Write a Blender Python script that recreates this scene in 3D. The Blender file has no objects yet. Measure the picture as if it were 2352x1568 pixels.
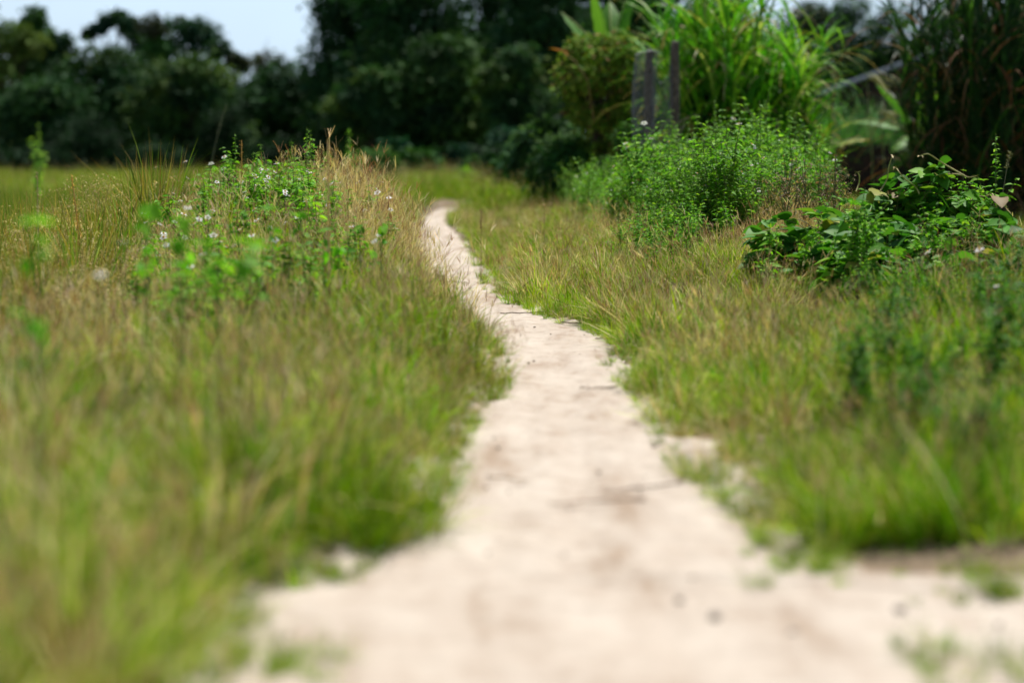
import bpy, math
import numpy as np
from mathutils import Vector, Matrix
PI = math.pi
R = math.radians
rng = np.random.default_rng(7)
U = rng.uniform
N_ = rng.normal
scene = bpy.context.scene
COL = scene.collection

# ------------------------------------------------------------------ camera
CAM_H = 0.9
F = 5553.0                      # focal length in units of a 2352 px wide frame (85 mm lens)
PITCH = math.atan((784 - 330) / F)
cam_d = bpy.data.cameras.new('camera')
cam = bpy.data.objects.new('camera', cam_d)
COL.objects.link(cam)
cam.location = (0, 0, CAM_H)
cam.rotation_euler = (PI / 2 - PITCH, 0, 0)
cam_d.lens = 85.0
cam_d.sensor_width = 36.0
cam_d.clip_start = 0.05
cam_d.clip_end = 3000
cam_d.dof.use_dof = True
cam_d.dof.focus_distance = 12.9
cam_d.dof.aperture_fstop = 1.7
cam_d.dof.aperture_blades = 9
scene.camera = cam


def wx(px, y):
    """x of the point at distance y seen in column px (of 2352)"""
    return (px - 1176.0) / F * y


def wz(py, y):
    """height of the point at distance y seen in row py (of 1568)"""
    return CAM_H - math.tan(PITCH + math.atan((py - 784.0) / F)) * y


# ------------------------------------------------------------------ helpers
def link(o, parent=None):
    COL.objects.link(o)
    if parent is not None:
        o.parent = parent
    return o


def tag(o, label, cat, group=None, kind=None):
    o['label'] = label
    o['category'] = cat
    if group:
        o['group'] = group
    if kind:
        o['kind'] = kind
    return o


def thing(name, label, cat, loc=(0, 0, 0), rotz=0.0, group=None):
    o = bpy.data.objects.new(name, None)
    o.empty_display_size = 0.1
    link(o)
    o.location = loc
    o.rotation_euler = (0, 0, rotz)
    return tag(o, label, cat, group)


class MB:
    """collects vertices, faces and vertex colours and makes one mesh"""

    def __init__(s):
        s.v, s.q, s.t, s.c, s.n = [], [], [], [], 0
        s.mq, s.mt = [], []

    def add(s, v, q=None, t=None, c=None, m=0):
        v = np.asarray(v, float).reshape(-1, 3)
        s.v.append(v)
        if c is None:
            c = np.ones((len(v), 3))
        c = np.broadcast_to(np.asarray(c, float), (len(v), 3))
        s.c.append(c)
        if q is not None and len(q):
            q = np.asarray(q, np.int64).reshape(-1, 4)
            s.q.append(q + s.n)
            s.mq.append(np.full(len(q), m, np.int32))
        if t is not None and len(t):
            t = np.asarray(t, np.int64).reshape(-1, 3)
            s.t.append(t + s.n)
            s.mt.append(np.full(len(t), m, np.int32))
        s.n += len(v)

    def mesh(s, name, mats, smooth=True):
        me = bpy.data.meshes.new(name)
        V = np.concatenate(s.v) if s.v else np.zeros((0, 3))
        Q = np.concatenate(s.q) if s.q else np.zeros((0, 4), np.int64)
        T = np.concatenate(s.t) if s.t else np.zeros((0, 3), np.int64)
        me.vertices.add(len(V))
        me.vertices.foreach_set('co', V.astype(np.float32).ravel())
        nl = len(Q) * 4 + len(T) * 3
        me.loops.add(nl)
        me.loops.foreach_set('vertex_index', np.concatenate([Q.ravel(), T.ravel()]).astype(np.int32))
        me.polygons.add(len(Q) + len(T))
        st = np.concatenate([np.arange(len(Q)) * 4, len(Q) * 4 + np.arange(len(T)) * 3]).astype(np.int32)
        me.polygons.foreach_set('loop_start', st)
        mi = np.concatenate(s.mq + s.mt) if (s.mq or s.mt) else np.zeros(0, np.int32)
        me.polygons.foreach_set('material_index', mi)
        me.polygons.foreach_set('use_smooth', np.full(len(st), smooth))
        if not isinstance(mats, (list, tuple)):
            mats = [mats]
        for m in mats:
            me.materials.append(m)
        a = me.color_attributes.new('Col', 'FLOAT_COLOR', 'POINT')
        C = np.concatenate(s.c) if s.c else np.zeros((0, 3))
        a.data.foreach_set('color', np.concatenate([C, np.ones((len(C), 1))], 1).astype(np.float32).ravel())
        me.update()
        me.validate()
        return me

    def obj(s, name, mats, parent=None, smooth=True):
        return link(bpy.data.objects.new(name, s.mesh(name, mats, smooth)), parent)


def pick(cols, w, n):
    """n colours picked from a weighted list, each varied a little"""
    cols = np.asarray(cols, float)
    w = np.asarray(w, float)
    i = rng.choice(len(cols), n, p=w / w.sum())
    c = cols[i] * U(0.78, 1.25, (n, 1)) * U(0.93, 1.07, (n, 3))
    return c


def blades(mb, base, az, L, W, lean, curve, S, c0, c1, taper=1.0, wmin=0.0, twist=0.6, m=0, kink=None):
    """curved tapering ribbons; returns their centre lines (N, S+1, 3)"""
    base = np.asarray(base, float)
    n = len(base)
    L, W, lean, curve, az = [np.broadcast_to(np.asarray(a, float), (n,)) for a in (L, W, lean, curve, az)]
    s = np.linspace(0, 1, S + 1)
    th = lean[:, None] + curve[:, None] * (s[None, :-1] + 0.5 / S) ** 1.3
    ds = (L / S)[:, None]
    hx = np.concatenate([np.zeros((n, 1)), np.cumsum(np.sin(th) * ds, 1)], 1)
    hz = np.concatenate([np.zeros((n, 1)), np.cumsum(np.cos(th) * ds, 1)], 1)
    ctr = np.stack([base[:, 0, None] + hx * np.cos(az)[:, None], base[:, 1, None] + hx * np.sin(az)[:, None], base[:, 2, None] + hz], 2)
    tw = az + PI / 2 + U(-twist, twist, n)
    side = np.stack([np.cos(tw), np.sin(tw), np.zeros(n)], 1)
    prof = np.clip(np.minimum(0.55 + 1.6 * s, 1.0) * (1 - s ** 1.8) ** taper, wmin, 1)
    hw = 0.5 * W[:, None] * prof[None, :]
    Lf = ctr - side[:, None, :] * hw[:, :, None]
    Rt = ctr + side[:, None, :] * hw[:, :, None]
    V = np.stack([Lf, Rt], 2)                       # n,S+1,2,3
    k = 2 * (S + 1)
    off = (np.arange(n) * k)[:, None]
    i = np.arange(S)
    q = np.stack([2 * i, 2 * i + 1, 2 * i + 3, 2 * i + 2], 1)
    Q = (off[:, :, None] + q[None]).reshape(-1, 4)
    c0 = np.broadcast_to(np.asarray(c0, float), (n, 3))
    c1 = np.broadcast_to(np.asarray(c1, float), (n, 3))
    f = (s ** 1.5)[None, :, None]
    C = c0[:, None, :] * (1 - f) + c1[:, None, :] * f
    C = np.repeat(C[:, :, None, :], 2, 2)
    mb.add(V.reshape(-1, 3), q=Q, c=C.reshape(-1, 3), m=m)
    return ctr


# leaf templates: stations along, half widths
LEAF_LOW = ([0, .4, 1.0], [0.0, .5, 0.0])
LEAF_OVATE = ([0, .12, .35, .65, .88, 1.0], [.06, .34, .5, .36, .13, 0.0])
LEAF_HEART = ([0, .1, .3, .58, .84, 1.0], [.30, .46, .5, .42, .19, 0.0])
LEAF_MID = ([0, .25, .6, 1.0], [.05, .48, .38, 0.0])


def leaves(mb, pos, az, pitch, L, W, cols, tmpl=LEAF_LOW, fold=0.35, curl=0.35, roll=0.0, m=0):
    """leaf blades: base at pos, pointing az (heading) and pitch (up)"""
    pos = np.asarray(pos, float)
    n = len(pos)
    if n == 0:
        return
    az, pitch, L, W, roll = [np.broadcast_to(np.asarray(a, float), (n,)) for a in (az, pitch, L, W, roll)]
    t, hw = np.asarray(tmpl[0], float), np.asarray(tmpl[1], float)
    S = len(t)
    d = np.stack([np.cos(pitch) * np.cos(az), np.cos(pitch) * np.sin(az), np.sin(pitch)], 1)
    sd = np.stack([-np.sin(az), np.cos(az), np.zeros(n)], 1)
    up = np.cross(d, sd)
    sd2 = sd * np.cos(roll)[:, None] + up * np.sin(roll)[:, None]
    up2 = -sd * np.sin(roll)[:, None] + up * np.cos(roll)[:, None]
    V = np.zeros((n, S, 3, 3))
    for k, sg in enumerate((-1, 0, 1)):
        lat = hw * sg
        w = np.abs(lat) * fold
        drop = -curl * t ** 2
        V[:, :, k, :] = (pos[:, None, :] + d[:, None, :] * (L[:, None] * t[None, :])[:, :, None]
                         + sd2[:, None, :] * (W[:, None] * lat[None, :])[:, :, None]
                         + up2[:, None, :] * (W[:, None] * w[None, :] + L[:, None] * drop[None, :])[:, :, None])
    i = np.arange(S - 1)
    q = np.concatenate([np.stack([3 * i + a, 3 * i + a + 1, 3 * i + a + 4, 3 * i + a + 3], 1) for a in (0, 1)])
    Q = ((np.arange(n) * 3 * S)[:, None, None] + q[None]).reshape(-1, 4)
    C = np.repeat(np.broadcast_to(np.asarray(cols, float), (n, 3)), 3 * S, 0)
    mb.add(V.reshape(-1, 3), q=Q, c=C, m=m)


def tube(mb, pts, rad, n=5, col=(1, 1, 1), m=0, cap=True):
    pts = np.asarray(pts, float)
    k = len(pts)
    rad = np.broadcast_to(np.asarray(rad, float), (k,))
    T = np.gradient(pts, axis=0)
    T /= np.linalg.norm(T, axis=1)[:, None] + 1e-9
    ref = np.array([0., 0, 1]) if abs(T[:, 2]).mean() < 0.9 else np.array([1., 0, 0])
    A = np.cross(T, ref)
    A /= np.linalg.norm(A, axis=1)[:, None] + 1e-9
    B = np.cross(T, A)
    a = np.arange(n) * 2 * PI / n
    V = pts[:, None, :] + rad[:, None, None] * (np.cos(a)[None, :, None] * A[:, None, :] + np.sin(a)[None, :, None] * B[:, None, :])
    i = np.arange(k - 1)[:, None] * n
    j = np.arange(n)[None, :]
    j2 = (j + 1) % n
    Q = np.stack([i + j, i + j2, i + n + j2, i + n + j], 2).reshape(-1, 4)
    col = np.asarray(col, float)
    c = np.repeat(col, n, 0) if col.ndim == 2 else col
    mb.add(V.reshape(-1, 3), q=Q, c=c, m=m)
    if cap:
        tt = [[0, b, b + 1] for b in range(1, n - 1)]
        mb.add(V[-1], t=tt, c=col[-1] if col.ndim == 2 else col, m=m)
        mb.add(V[0][::-1], t=tt, c=col[0] if col.ndim == 2 else col, m=m)


def box(mb, lo, hi, col=(1, 1, 1), m=0):
    x0, y0, z0 = lo
    x1, y1, z1 = hi
    v = [(x0, y0, z0), (x1, y0, z0), (x1, y1, z0), (x0, y1, z0), (x0, y0, z1), (x1, y0, z1), (x1, y1, z1), (x0, y1, z1)]
    mb.add(v, q=[(0, 3, 2, 1), (4, 5, 6, 7), (0, 1, 5, 4), (1, 2, 6, 5), (2, 3, 7, 6), (3, 0, 4, 7)], c=col, m=m)


# smooth value noise in numpy (for terrain and for patchiness)
_tab = np.random.default_rng(3).uniform(-1, 1, (256, 256))


def vnoise(x, y, f=1.0, seed=0):
    x = np.asarray(x, float) * f + 37.3 * seed + 1000
    y = np.asarray(y, float) * f + 91.7 * seed + 1000
    xi, yi = np.floor(x).astype(int), np.floor(y).astype(int)
    u, v = x - xi, y - yi
    u, v = u * u * (3 - 2 * u), v * v * (3 - 2 * v)
    g = lambda a, b: _tab[a % 256, b % 256]
    return (g(xi, yi) * (1 - u) + g(xi + 1, yi) * u) * (1 - v) + (g(xi, yi + 1) * (1 - u) + g(xi + 1, yi + 1) * u) * v


def sstep(a, b, x):
    t = np.clip((np.asarray(x, float) - a) / (b - a), 0, 1)
    return t * t * (3 - 2 * t)


# ------------------------------------------------------------------ materials
def nmat(name):
    m = bpy.data.materials.new(name)
    m.use_nodes = True
    nt = m.node_tree
    nt.nodes.clear()
    return m, nt, nt.nodes, nt.links


def leaf_mat(name, trans=0.35, rough=0.5, spec=0.25, var=0.16, tint=(1, 1, 1), tcol=(1.15, 1.2, 0.6), patch=0.0):
    m, nt, nd, lk = nmat(name)
    out = nd.new('ShaderNodeOutputMaterial')
    at = nd.new('ShaderNodeAttribute'); at.attribute_name = 'Col'
    oi = nd.new('ShaderNodeObjectInfo')
    mr = nd.new('ShaderNodeMapRange')
    mr.inputs['To Min'].default_value = 1 - var
    mr.inputs['To Max'].default_value = 1 + var
    lk.new(oi.outputs['Random'], mr.inputs['Value'])
    tn = nd.new('ShaderNodeMix'); tn.data_type = 'RGBA'; tn.blend_type = 'MULTIPLY'
    tn.inputs['Factor'].default_value = 1
    lk.new(at.outputs['Color'], tn.inputs['A'])
    tn.inputs['B'].default_value = (*tint, 1)
    ml = nd.new('ShaderNodeVectorMath'); ml.operation = 'SCALE'
    lk.new(tn.outputs['Result'], ml.inputs[0])
    lk.new(mr.outputs['Result'], ml.inputs['Scale'])
    src = ml.outputs['Vector']
    if patch > 0:
        ge = nd.new('ShaderNodeNewGeometry')
        nz = nd.new('ShaderNodeTexNoise'); nz.inputs['Scale'].default_value = 1.7; nz.inputs['Detail'].default_value = 2
        lk.new(ge.outputs['Position'], nz.inputs['Vector'])
        mr2 = nd.new('ShaderNodeMapRange')
        mr2.inputs['From Min'].default_value = 0.3; mr2.inputs['From Max'].default_value = 0.7
        mr2.inputs['To Min'].default_value = 1 - patch; mr2.inputs['To Max'].default_value = 1 + patch
        lk.new(nz.outputs['Fac'], mr2.inputs['Value'])
        m2 = nd.new('ShaderNodeVectorMath'); m2.operation = 'SCALE'
        lk.new(src, m2.inputs[0]); lk.new(mr2.outputs['Result'], m2.inputs['Scale'])
        src = m2.outputs['Vector']
    pb = nd.new('ShaderNodeBsdfPrincipled')
    pb.inputs['Roughness'].default_value = rough
    pb.inputs['Specular IOR Level'].default_value = spec
    lk.new(src, pb.inputs['Base Color'])
    if trans > 0:
        tc = nd.new('ShaderNodeMix'); tc.data_type = 'RGBA'; tc.blend_type = 'MULTIPLY'
        tc.inputs['Factor'].default_value = 1
        lk.new(src, tc.inputs['A'])
        tc.inputs['B'].default_value = (*tcol, 1)
        tr = nd.new('ShaderNodeBsdfTranslucent')
        lk.new(tc.outputs['Result'], tr.inputs['Color'])
        mx = nd.new('ShaderNodeMixShader'); mx.inputs['Fac'].default_value = trans
        lk.new(pb.outputs['BSDF'], mx.inputs[1]); lk.new(tr.outputs['BSDF'], mx.inputs[2])
        lk.new(mx.outputs['Shader'], out.inputs['Surface'])
    else:
        lk.new(pb.outputs['BSDF'], out.inputs['Surface'])
    return m


def noise_mat(name, ca, cb, scale=8, rough=0.9, bump=0.3, detail=6, cc=None, bscale=None, spec=0.2):
    m, nt, nd, lk = nmat(name)
    out = nd.new('ShaderNodeOutputMaterial')
    ge = nd.new('ShaderNodeNewGeometry')
    nz = nd.new('ShaderNodeTexNoise'); nz.inputs['Scale'].default_value = scale; nz.inputs['Detail'].default_value = detail
    lk.new(ge.outputs['Position'], nz.inputs['Vector'])
    cr = nd.new('ShaderNodeValToRGB')
    cr.color_ramp.elements[0].position = 0.35; cr.color_ramp.elements[0].color = (*ca, 1)
    cr.color_ramp.elements[1].position = 0.65; cr.color_ramp.elements[1].color = (*cb, 1)
    if cc:
        e = cr.color_ramp.elements.new(0.5); e.color = (*cc, 1)
    lk.new(nz.outputs['Fac'], cr.inputs['Fac'])
    pb = nd.new('ShaderNodeBsdfPrincipled')
    pb.inputs['Roughness'].default_value = rough
    pb.inputs['Specular IOR Level'].default_value = spec
    lk.new(cr.outputs['Color'], pb.inputs['Base Color'])
    if bump:
        n2 = nd.new('ShaderNodeTexNoise'); n2.inputs['Scale'].default_value = bscale or scale * 4; n2.inputs['Detail'].default_value = 6
        lk.new(ge.outputs['Position'], n2.inputs['Vector'])
        bp = nd.new('ShaderNodeBump'); bp.inputs['Strength'].default_value = bump; bp.inputs['Distance'].default_value = 0.02
        lk.new(n2.outputs['Fac'], bp.inputs['Height'])
        lk.new(bp.outputs['Normal'], pb.inputs['Normal'])
    lk.new(pb.outputs['BSDF'], out.inputs['Surface'])
    return m


M_GRASS = leaf_mat('grass_blade', trans=0.23, rough=0.7, spec=0.05, var=0.38, patch=0.2)
M_WEED = leaf_mat('weed_leaf', trans=0.42, rough=0.6, spec=0.12, var=0.14)
M_VINE = leaf_mat('vine_leaf', trans=0.32, rough=0.55, spec=0.12, var=0.1)
M_REED = leaf_mat('reed_blade', trans=0.34, rough=0.5, spec=0.15, var=0.1)
M_TREE = leaf_mat('tree_leaf', trans=0.18, rough=0.7, spec=0.06, var=0.1)
M_STEM = leaf_mat('plant_stem', trans=0.0, rough=0.6, spec=0.2, var=0.1)
M_PETAL = leaf_mat('flower_petal', trans=0.3, rough=0.6, spec=0.1, var=0.05, tcol=(1, 1, 1))
M_BARK = noise_mat('bark', (.05, .04, .03), (.12, .095, .07), scale=20, bump=0.6)
M_POST = noise_mat('weathered_post', (.055, .047, .041), (.15, .13, .115), scale=25, bump=0.5)
M_WIRE = noise_mat('galvanised_wire', (.14, .155, .19), (.28, .30, .35), scale=30, bump=0, rough=0.5, spec=0.5)
M_SOIL = noise_mat('soil', (.09, .065, .04), (.27, .20, .13), scale=9, bump=0.6, cc=(.17, .125, .08))
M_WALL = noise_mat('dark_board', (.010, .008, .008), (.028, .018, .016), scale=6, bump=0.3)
M_ROOF = noise_mat('metal_roof', (.028, .035, .045), (.05, .062, .075), scale=3, bump=0.1, rough=0.45, spec=0.5)
M_PEB = noise_mat('pebble_stone', (.24, .20, .17), (.46, .40, .34), scale=40, bump=0.4)


def sand_mat():
    m, nt, nd, lk = nmat('sandy_path')
    out = nd.new('ShaderNodeOutputMaterial')
    ge = nd.new('ShaderNodeNewGeometry')
    n1 = nd.new('ShaderNodeTexNoise'); n1.inputs['Scale'].default_value = 2.3; n1.inputs['Detail'].default_value = 7; n1.inputs['Roughness'].default_value = 0.6
    n2 = nd.new('ShaderNodeTexNoise'); n2.inputs['Scale'].default_value = 130; n2.inputs['Detail'].default_value = 3
    n3 = nd.new('ShaderNodeTexNoise'); n3.inputs['Scale'].default_value = 9; n3.inputs['Detail'].default_value = 5
    for n in (n1, n2, n3):
        lk.new(ge.outputs['Position'], n.inputs['Vector'])
    mpg = nd.new('ShaderNodeMapping'); mpg.inputs['Scale'].default_value = (2.6, .55, 1)
    lk.new(ge.outputs['Position'], mpg.inputs['Vector']); lk.new(mpg.outputs['Vector'], n1.inputs['Vector'])
    cr = nd.new('ShaderNodeValToRGB')
    e = cr.color_ramp.elements
    e[0].position = 0.30; e[0].color = (.33, .25, .185, 1)
    e[1].position = 0.66; e[1].color = (.545, .48, .41, 1)
    k = e.new(0.45); k.color = (.46, .39, .325, 1)
    lk.new(n1.outputs['Fac'], cr.inputs['Fac'])
    c3 = nd.new('ShaderNodeValToRGB')
    c3.color_ramp.elements[0].position = 0.32; c3.color_ramp.elements[0].color = (.55, .44, .36, 1)
    c3.color_ramp.elements[1].position = 0.46; c3.color_ramp.elements[1].color = (1, 1, 1, 1)
    lk.new(n3.outputs['Fac'], c3.inputs['Fac'])
    mx = nd.new('ShaderNodeMix'); mx.data_type = 'RGBA'; mx.blend_type = 'MULTIPLY'; mx.inputs['Factor'].default_value = 0.32
    lk.new(cr.outputs['Color'], mx.inputs['A']); lk.new(c3.outputs['Color'], mx.inputs['B'])
    mr = nd.new('ShaderNodeMapRange'); mr.inputs['To Min'].default_value = 0.8; mr.inputs['To Max'].default_value = 1.2
    lk.new(n2.outputs['Fac'], mr.inputs['Value'])
    sc = nd.new('ShaderNodeVectorMath'); sc.operation = 'SCALE'
    lk.new(mx.outputs['Result'], sc.inputs[0]); lk.new(mr.outputs['Result'], sc.inputs['Scale'])
    pb = nd.new('ShaderNodeBsdfPrincipled'); pb.inputs['Roughness'].default_value = 0.95; pb.inputs['Specular IOR Level'].default_value = 0.1
    lk.new(sc.outputs['Vector'], pb.inputs['Base Color'])
    ad = nd.new('ShaderNodeMath'); ad.operation = 'ADD'
    lk.new(n2.outputs['Fac'], ad.inputs[0])
    n4 = nd.new('ShaderNodeTexNoise'); n4.inputs['Scale'].default_value = 28; n4.inputs['Detail'].default_value = 5
    lk.new(ge.outputs['Position'], n4.inputs['Vector'])
    m4 = nd.new('ShaderNodeMath'); m4.operation = 'MULTIPLY'; m4.inputs[1].default_value = 3.0
    lk.new(n4.outputs['Fac'], m4.inputs[0]); lk.new(m4.outputs['Value'], ad.inputs[1])
    bp = nd.new('ShaderNodeBump'); bp.inputs['Strength'].default_value = 0.5; bp.inputs['Distance'].default_value = 0.006
    lk.new(ad.outputs['Value'], bp.inputs['Height']); lk.new(bp.outputs['Normal'], pb.inputs['Normal'])
    lk.new(pb.outputs['BSDF'], out.inputs['Surface'])
    return m


M_SAND = sand_mat()

# ------------------------------------------------------------------ path outline and terrain
_EDGE = [(1568, 560, 4000), (1500, 500, 4000), (1440, 480, 4000), (1390, 560, 4000), (1362, 740, 2700), (1340, 800, 1840), (1290, 860, 1790), (1200, 955, 1700),
         (1100, 1010, 1600), (1000, 1058, 1525), (900, 1150, 1465), (800, 1128, 1420), (760, 1085, 1345), (740, 1045, 1270), (700, 992, 1185), (650, 968, 1118),
         (600, 960, 1078), (560, 963, 1060), (530, 968, 1032), (510, 980, 1016), (495, 990, 1016), (484, 1006, 1040), (476, 1022, 1056)]
_ey = np.array([4998.0 / (r[0] - 330) for r in _EDGE])
_exl = np.array([wx(r[1], y) for r, y in zip(_EDGE, _ey)])
_exr = np.array([wx(r[2], y) for r, y in zip(_EDGE, _ey)])


def xl(y):
    return np.interp(y, _ey, _exl)


def xr(y):
    return np.interp(y, _ey, _exr)


def bank_l(y):
    return np.interp(y, [0, 5, 8, 10.5, 12.5, 16, 19, 24, 40], [.05, .06, .10, .24, .40, .42, .26, .06, 0])


def bank_r(y):
    return np.interp(y, [0, 6, 9, 12, 16, 22, 30, 45], [.02, .05, .14, .24, .30, .20, .05, 0])


def H(x, y):
    x = np.asarray(x, float); y = np.asarray(y, float)
    dl = xl(y) - x
    dr = x - xr(y)
    h = bank_l(y) * sstep(-0.02, 0.48, dl) * (1 - sstep(1.15, 2.0, dl)) - np.interp(y, [8, 14, 32, 60, 95], [.05, .12, .40, .36, .1]) * sstep(1.2, 2.4, dl)
    h = h + bank_r(y) * sstep(0.05, 1.2, dr) * (1 - sstep(2.2, 3.6, dr)) - np.interp(y, [10, 20, 45, 80], [.06, .22, .26, .1]) * sstep(2.4, 3.8, dr)
    off = sstep(0.0, 0.4, np.maximum(dl, dr))
    h = h + off * (0.02 * vnoise(x, y, 2.2, 1) + 0.025 * vnoise(x, y, 0.8, 2)) + 0.012 * sstep(0, .08, np.maximum(dl, dr))
    return h


def grid_mesh(name, xs, ys, hf, mat):
    X, Y = np.meshgrid(xs, ys)
    Z = hf(X, Y)
    mb = MB()
    nx, ny = len(xs), len(ys)
    i, j = np.meshgrid(np.arange(nx - 1), np.arange(ny - 1))
    a = j * nx + i
    mb.add(np.stack([X, Y, Z], 2).reshape(-1, 3), q=np.stack([a, a + 1, a + nx + 1, a + nx], 2).reshape(-1, 4))
    return mb.obj(name, mat)


xs = np.concatenate([[-900, -300, -120, -60, -35, -22, -14, -10, -7], np.arange(-5, 6.001, 0.08), [7, 8, 10, 14, 22, 35, 60, 120, 300, 900]])
ys = np.concatenate([[-200, -60, -20, -8, -3, 0, 1.5], np.arange(2.5, 24, 0.1), np.arange(24, 60, 0.8), [65, 75, 90, 110, 140, 200, 350, 700, 1500]])
ground = grid_mesh('ground', xs, ys, H, M_SOIL)
tag(ground, 'brown soil under the grass reaching to the trees', 'ground', kind='structure')

# the trodden sandy path: a sheet with its own relief, its rims dipping under the soil
pys = np.concatenate([np.arange(1.2, 12, 0.025), np.arange(12, 24, 0.05), np.arange(24, 33.6, 0.15)])
nu = 130
mbp = MB()
PV = []
for y in pys:
    l, r_ = float(xl(y)), min(float(xr(y)), 3.4)
    pad = 0.46
    PV.append(np.stack([np.linspace(l - pad, r_ + pad, nu), np.full(nu, y), np.zeros(nu)], 1))
PV = np.array(PV)
X, Y = PV[:, :, 0], PV[:, :, 1]
nw_ = np.interp(Y, [6, 14, 24], [1, .8, .25])
dl = X - xl(Y) + nw_ * (0.05 * vnoise(X, Y, 5, 11) + 0.03 * vnoise(X, Y, 16, 12))
dr = np.minimum(xr(Y), 3.4) - X + nw_ * (0.05 * vnoise(X, Y, 5, 13) + 0.03 * vnoise(X, Y, 16, 14))
d = np.minimum(dl, dr)
width = np.maximum(np.minimum(xr(Y), 3.4) - xl(Y), 0.1)
u = (X - xl(Y)) / width
rel = 0.0035 * vnoise(X, Y, 6, 5) + 0.004 * vnoise(X, Y, 17, 6) + 0.0025 * vnoise(X, Y, 45, 7)
rut = -0.010 * np.exp(-((X - xl(Y) - 0.5 * width - 0.05 * vnoise(0 * X, Y, 0.7, 9)) / 0.06) ** 2)
inside = sstep(-0.04, 0.07, d)
spill = .08 + .10 * vnoise(X, Y, 2.6, 15) + .08 * vnoise(X, Y, 9, 16)
spill = spill * np.interp(Y, [4, 9, 14, 20, 26], [1, .8, .55, .4, .2])
HH = H(X, Y)
rut = rut - .006 * np.exp(-((X - xl(Y) - .3 * width) / .05) ** 2)
PV[:, :, 2] = inside * (0.018 + rel + rut) + (1 - inside) * (HH + .006 + .5 * rel) - .07 * (1 - sstep(-spill - .06, -spill, d))
ni = len(pys)
i, j = np.meshgrid(np.arange(nu - 1), np.arange(ni - 1))
a = j * nu + i
mbp.add(PV.reshape(-1, 3), q=np.stack([a, a + 1, a + nu + 1, a + nu], 2).reshape(-1, 4))
path = mbp.obj('path', M_SAND)
tag(path, 'narrow trodden path of pale sandy soil winding away through grass', 'path', kind='structure')

# ------------------------------------------------------------------ grass tufts (sources kept outside the scene)
GREEN = [(.10, .27, .004), (.20, .38, .006), (.36, .48, .012), (.16, .21, .015)]
TAN = [(.60, .49, .24), (.50, .38, .18), (.72, .62, .38), (.34, .225, .12), (.28, .14, .075)]


def seed_heads(mb, tip, k, L, W, cols):
    n = len(tip)
    b = np.repeat(tip, k, 0)
    az = U(0, 2 * PI, n * k)
    blades(mb, b, az, U(L[0], L[1], n * k), W, U(.15, .75, n * k), U(-.1, .5, n * k), 2, np.repeat(cols, k, 0), np.repeat(cols, k, 0) * 1.1, wmin=.35)


def make_tuft(name, n, rad, L, W, w_green, w_tan, tanfrac, lean=(.05, 1.0), curve=(.1, 1.4), stalks=0, SL=(.25, .4), seg=4, tipdry=.4, headcol=None):
    mb = MB()
    r = rad * np.sqrt(U(0, 1, n)); a = U(0, 2 * PI, n)
    base = np.stack([r * np.cos(a), r * np.sin(a), U(-.015, .0, n)], 1)
    az = a + N_(0, 0.9, n)
    c = pick(GREEN, w_green, n)
    dry = U(0, 1, n) < tanfrac
    ct = pick(TAN, w_tan, n)
    c[dry] = ct[dry]
    tip = c * 1.05
    td = U(0, 1, n) < tipdry
    tip[td] = ct[td]
    blades(mb, base, az, U(L[0], L[1], n), U(W[0], W[1], n), U(lean[0], lean[1], n), U(curve[0], curve[1], n), seg, c, tip)
    if stalks:
        m = stalks
        r = rad * np.sqrt(U(0, 1, m)); a = U(0, 2 * PI, m)
        base = np.stack([r * np.cos(a), r * np.sin(a), 0 * r], 1)
        sc = pick(TAN, [1.2, 1, 1, .8, .7], m)
        ctr = blades(mb, base, a + N_(0, .7, m), U(SL[0], SL[1], m), .0022, U(.02, .5, m), U(0, .6, m), 4, sc * .9, sc, wmin=.6)
        hc = pick(headcol or TAN, [1] * len(headcol or TAN), m)
        seed_heads(mb, ctr[:, -1], 3, (.03, .06), .0035, hc)
    return bpy.data.objects.new(name, mb.mesh(name, M_GRASS))


def make_rice(name, n=34, ears=14, dryp=.45):
    mb = MB()
    r = .06 * np.sqrt(U(0, 1, n)); a = U(0, 2 * PI, n)
    base = np.stack([r * np.cos(a), r * np.sin(a), 0 * r], 1)
    c = pick([(.09, .20, .015), (.15, .26, .02), (.27, .30, .04), (.40, .28, .08)], [1.4, 1.5, 1.0, .45], n)
    tip = c.copy()
    dd = U(0, 1, n) < dryp
    tip[dd] = pick([(.42, .30, .10), (.45, .24, .06), (.32, .30, .06)], [1, .6, 1], n)[dd]
    blades(mb, base, a + N_(0, .8, n), U(.34, .66, n) * (1 + .2 * (U(0, 1, n) < .06)), U(.006, .011, n), U(.02, .35, n), U(0, 1.1, n), 5, c, tip)
    m = ears
    a = U(0, 2 * PI, m)
    base = np.stack([.04 * np.cos(a), .04 * np.sin(a), 0 * a], 1)
    sc = pick([(.36, .30, .10), (.44, .36, .15)], [1, 1], m)
    ctr = blades(mb, base, a + N_(0, .5, m), U(.60, .76, m), .003, U(.0, .12, m), U(1.7, 2.6, m), 10, sc * .8, sc, wmin=.5)
    # grains along the drooping end
    g = []
    for b in range(m):
        for t in np.linspace(.56, 1, 26):
            f = t * 10
            k = min(int(f), 9)
            g.append(ctr[b, k] * (1 - f + k) + ctr[b, k + 1] * (f - k) + N_(0, .005, 3))
    g = np.array(g)
    leaves(mb, g, U(0, 2 * PI, len(g)), U(-1.3, .2, len(g)), U(.010, .016, len(g)), .007, pick([(.46, .38, .17), (.38, .33, .11), (.50, .40, .20)], [1, 1, 1], len(g)), LEAF_LOW, fold=.1, curl=.1)
    return bpy.data.objects.new(name, mb.mesh(name, M_GRASS))


def make_coll(name, objs):
    c = bpy.data.collections.new(name)
    for o in objs:
        c.objects.link(o)
    return c


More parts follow.
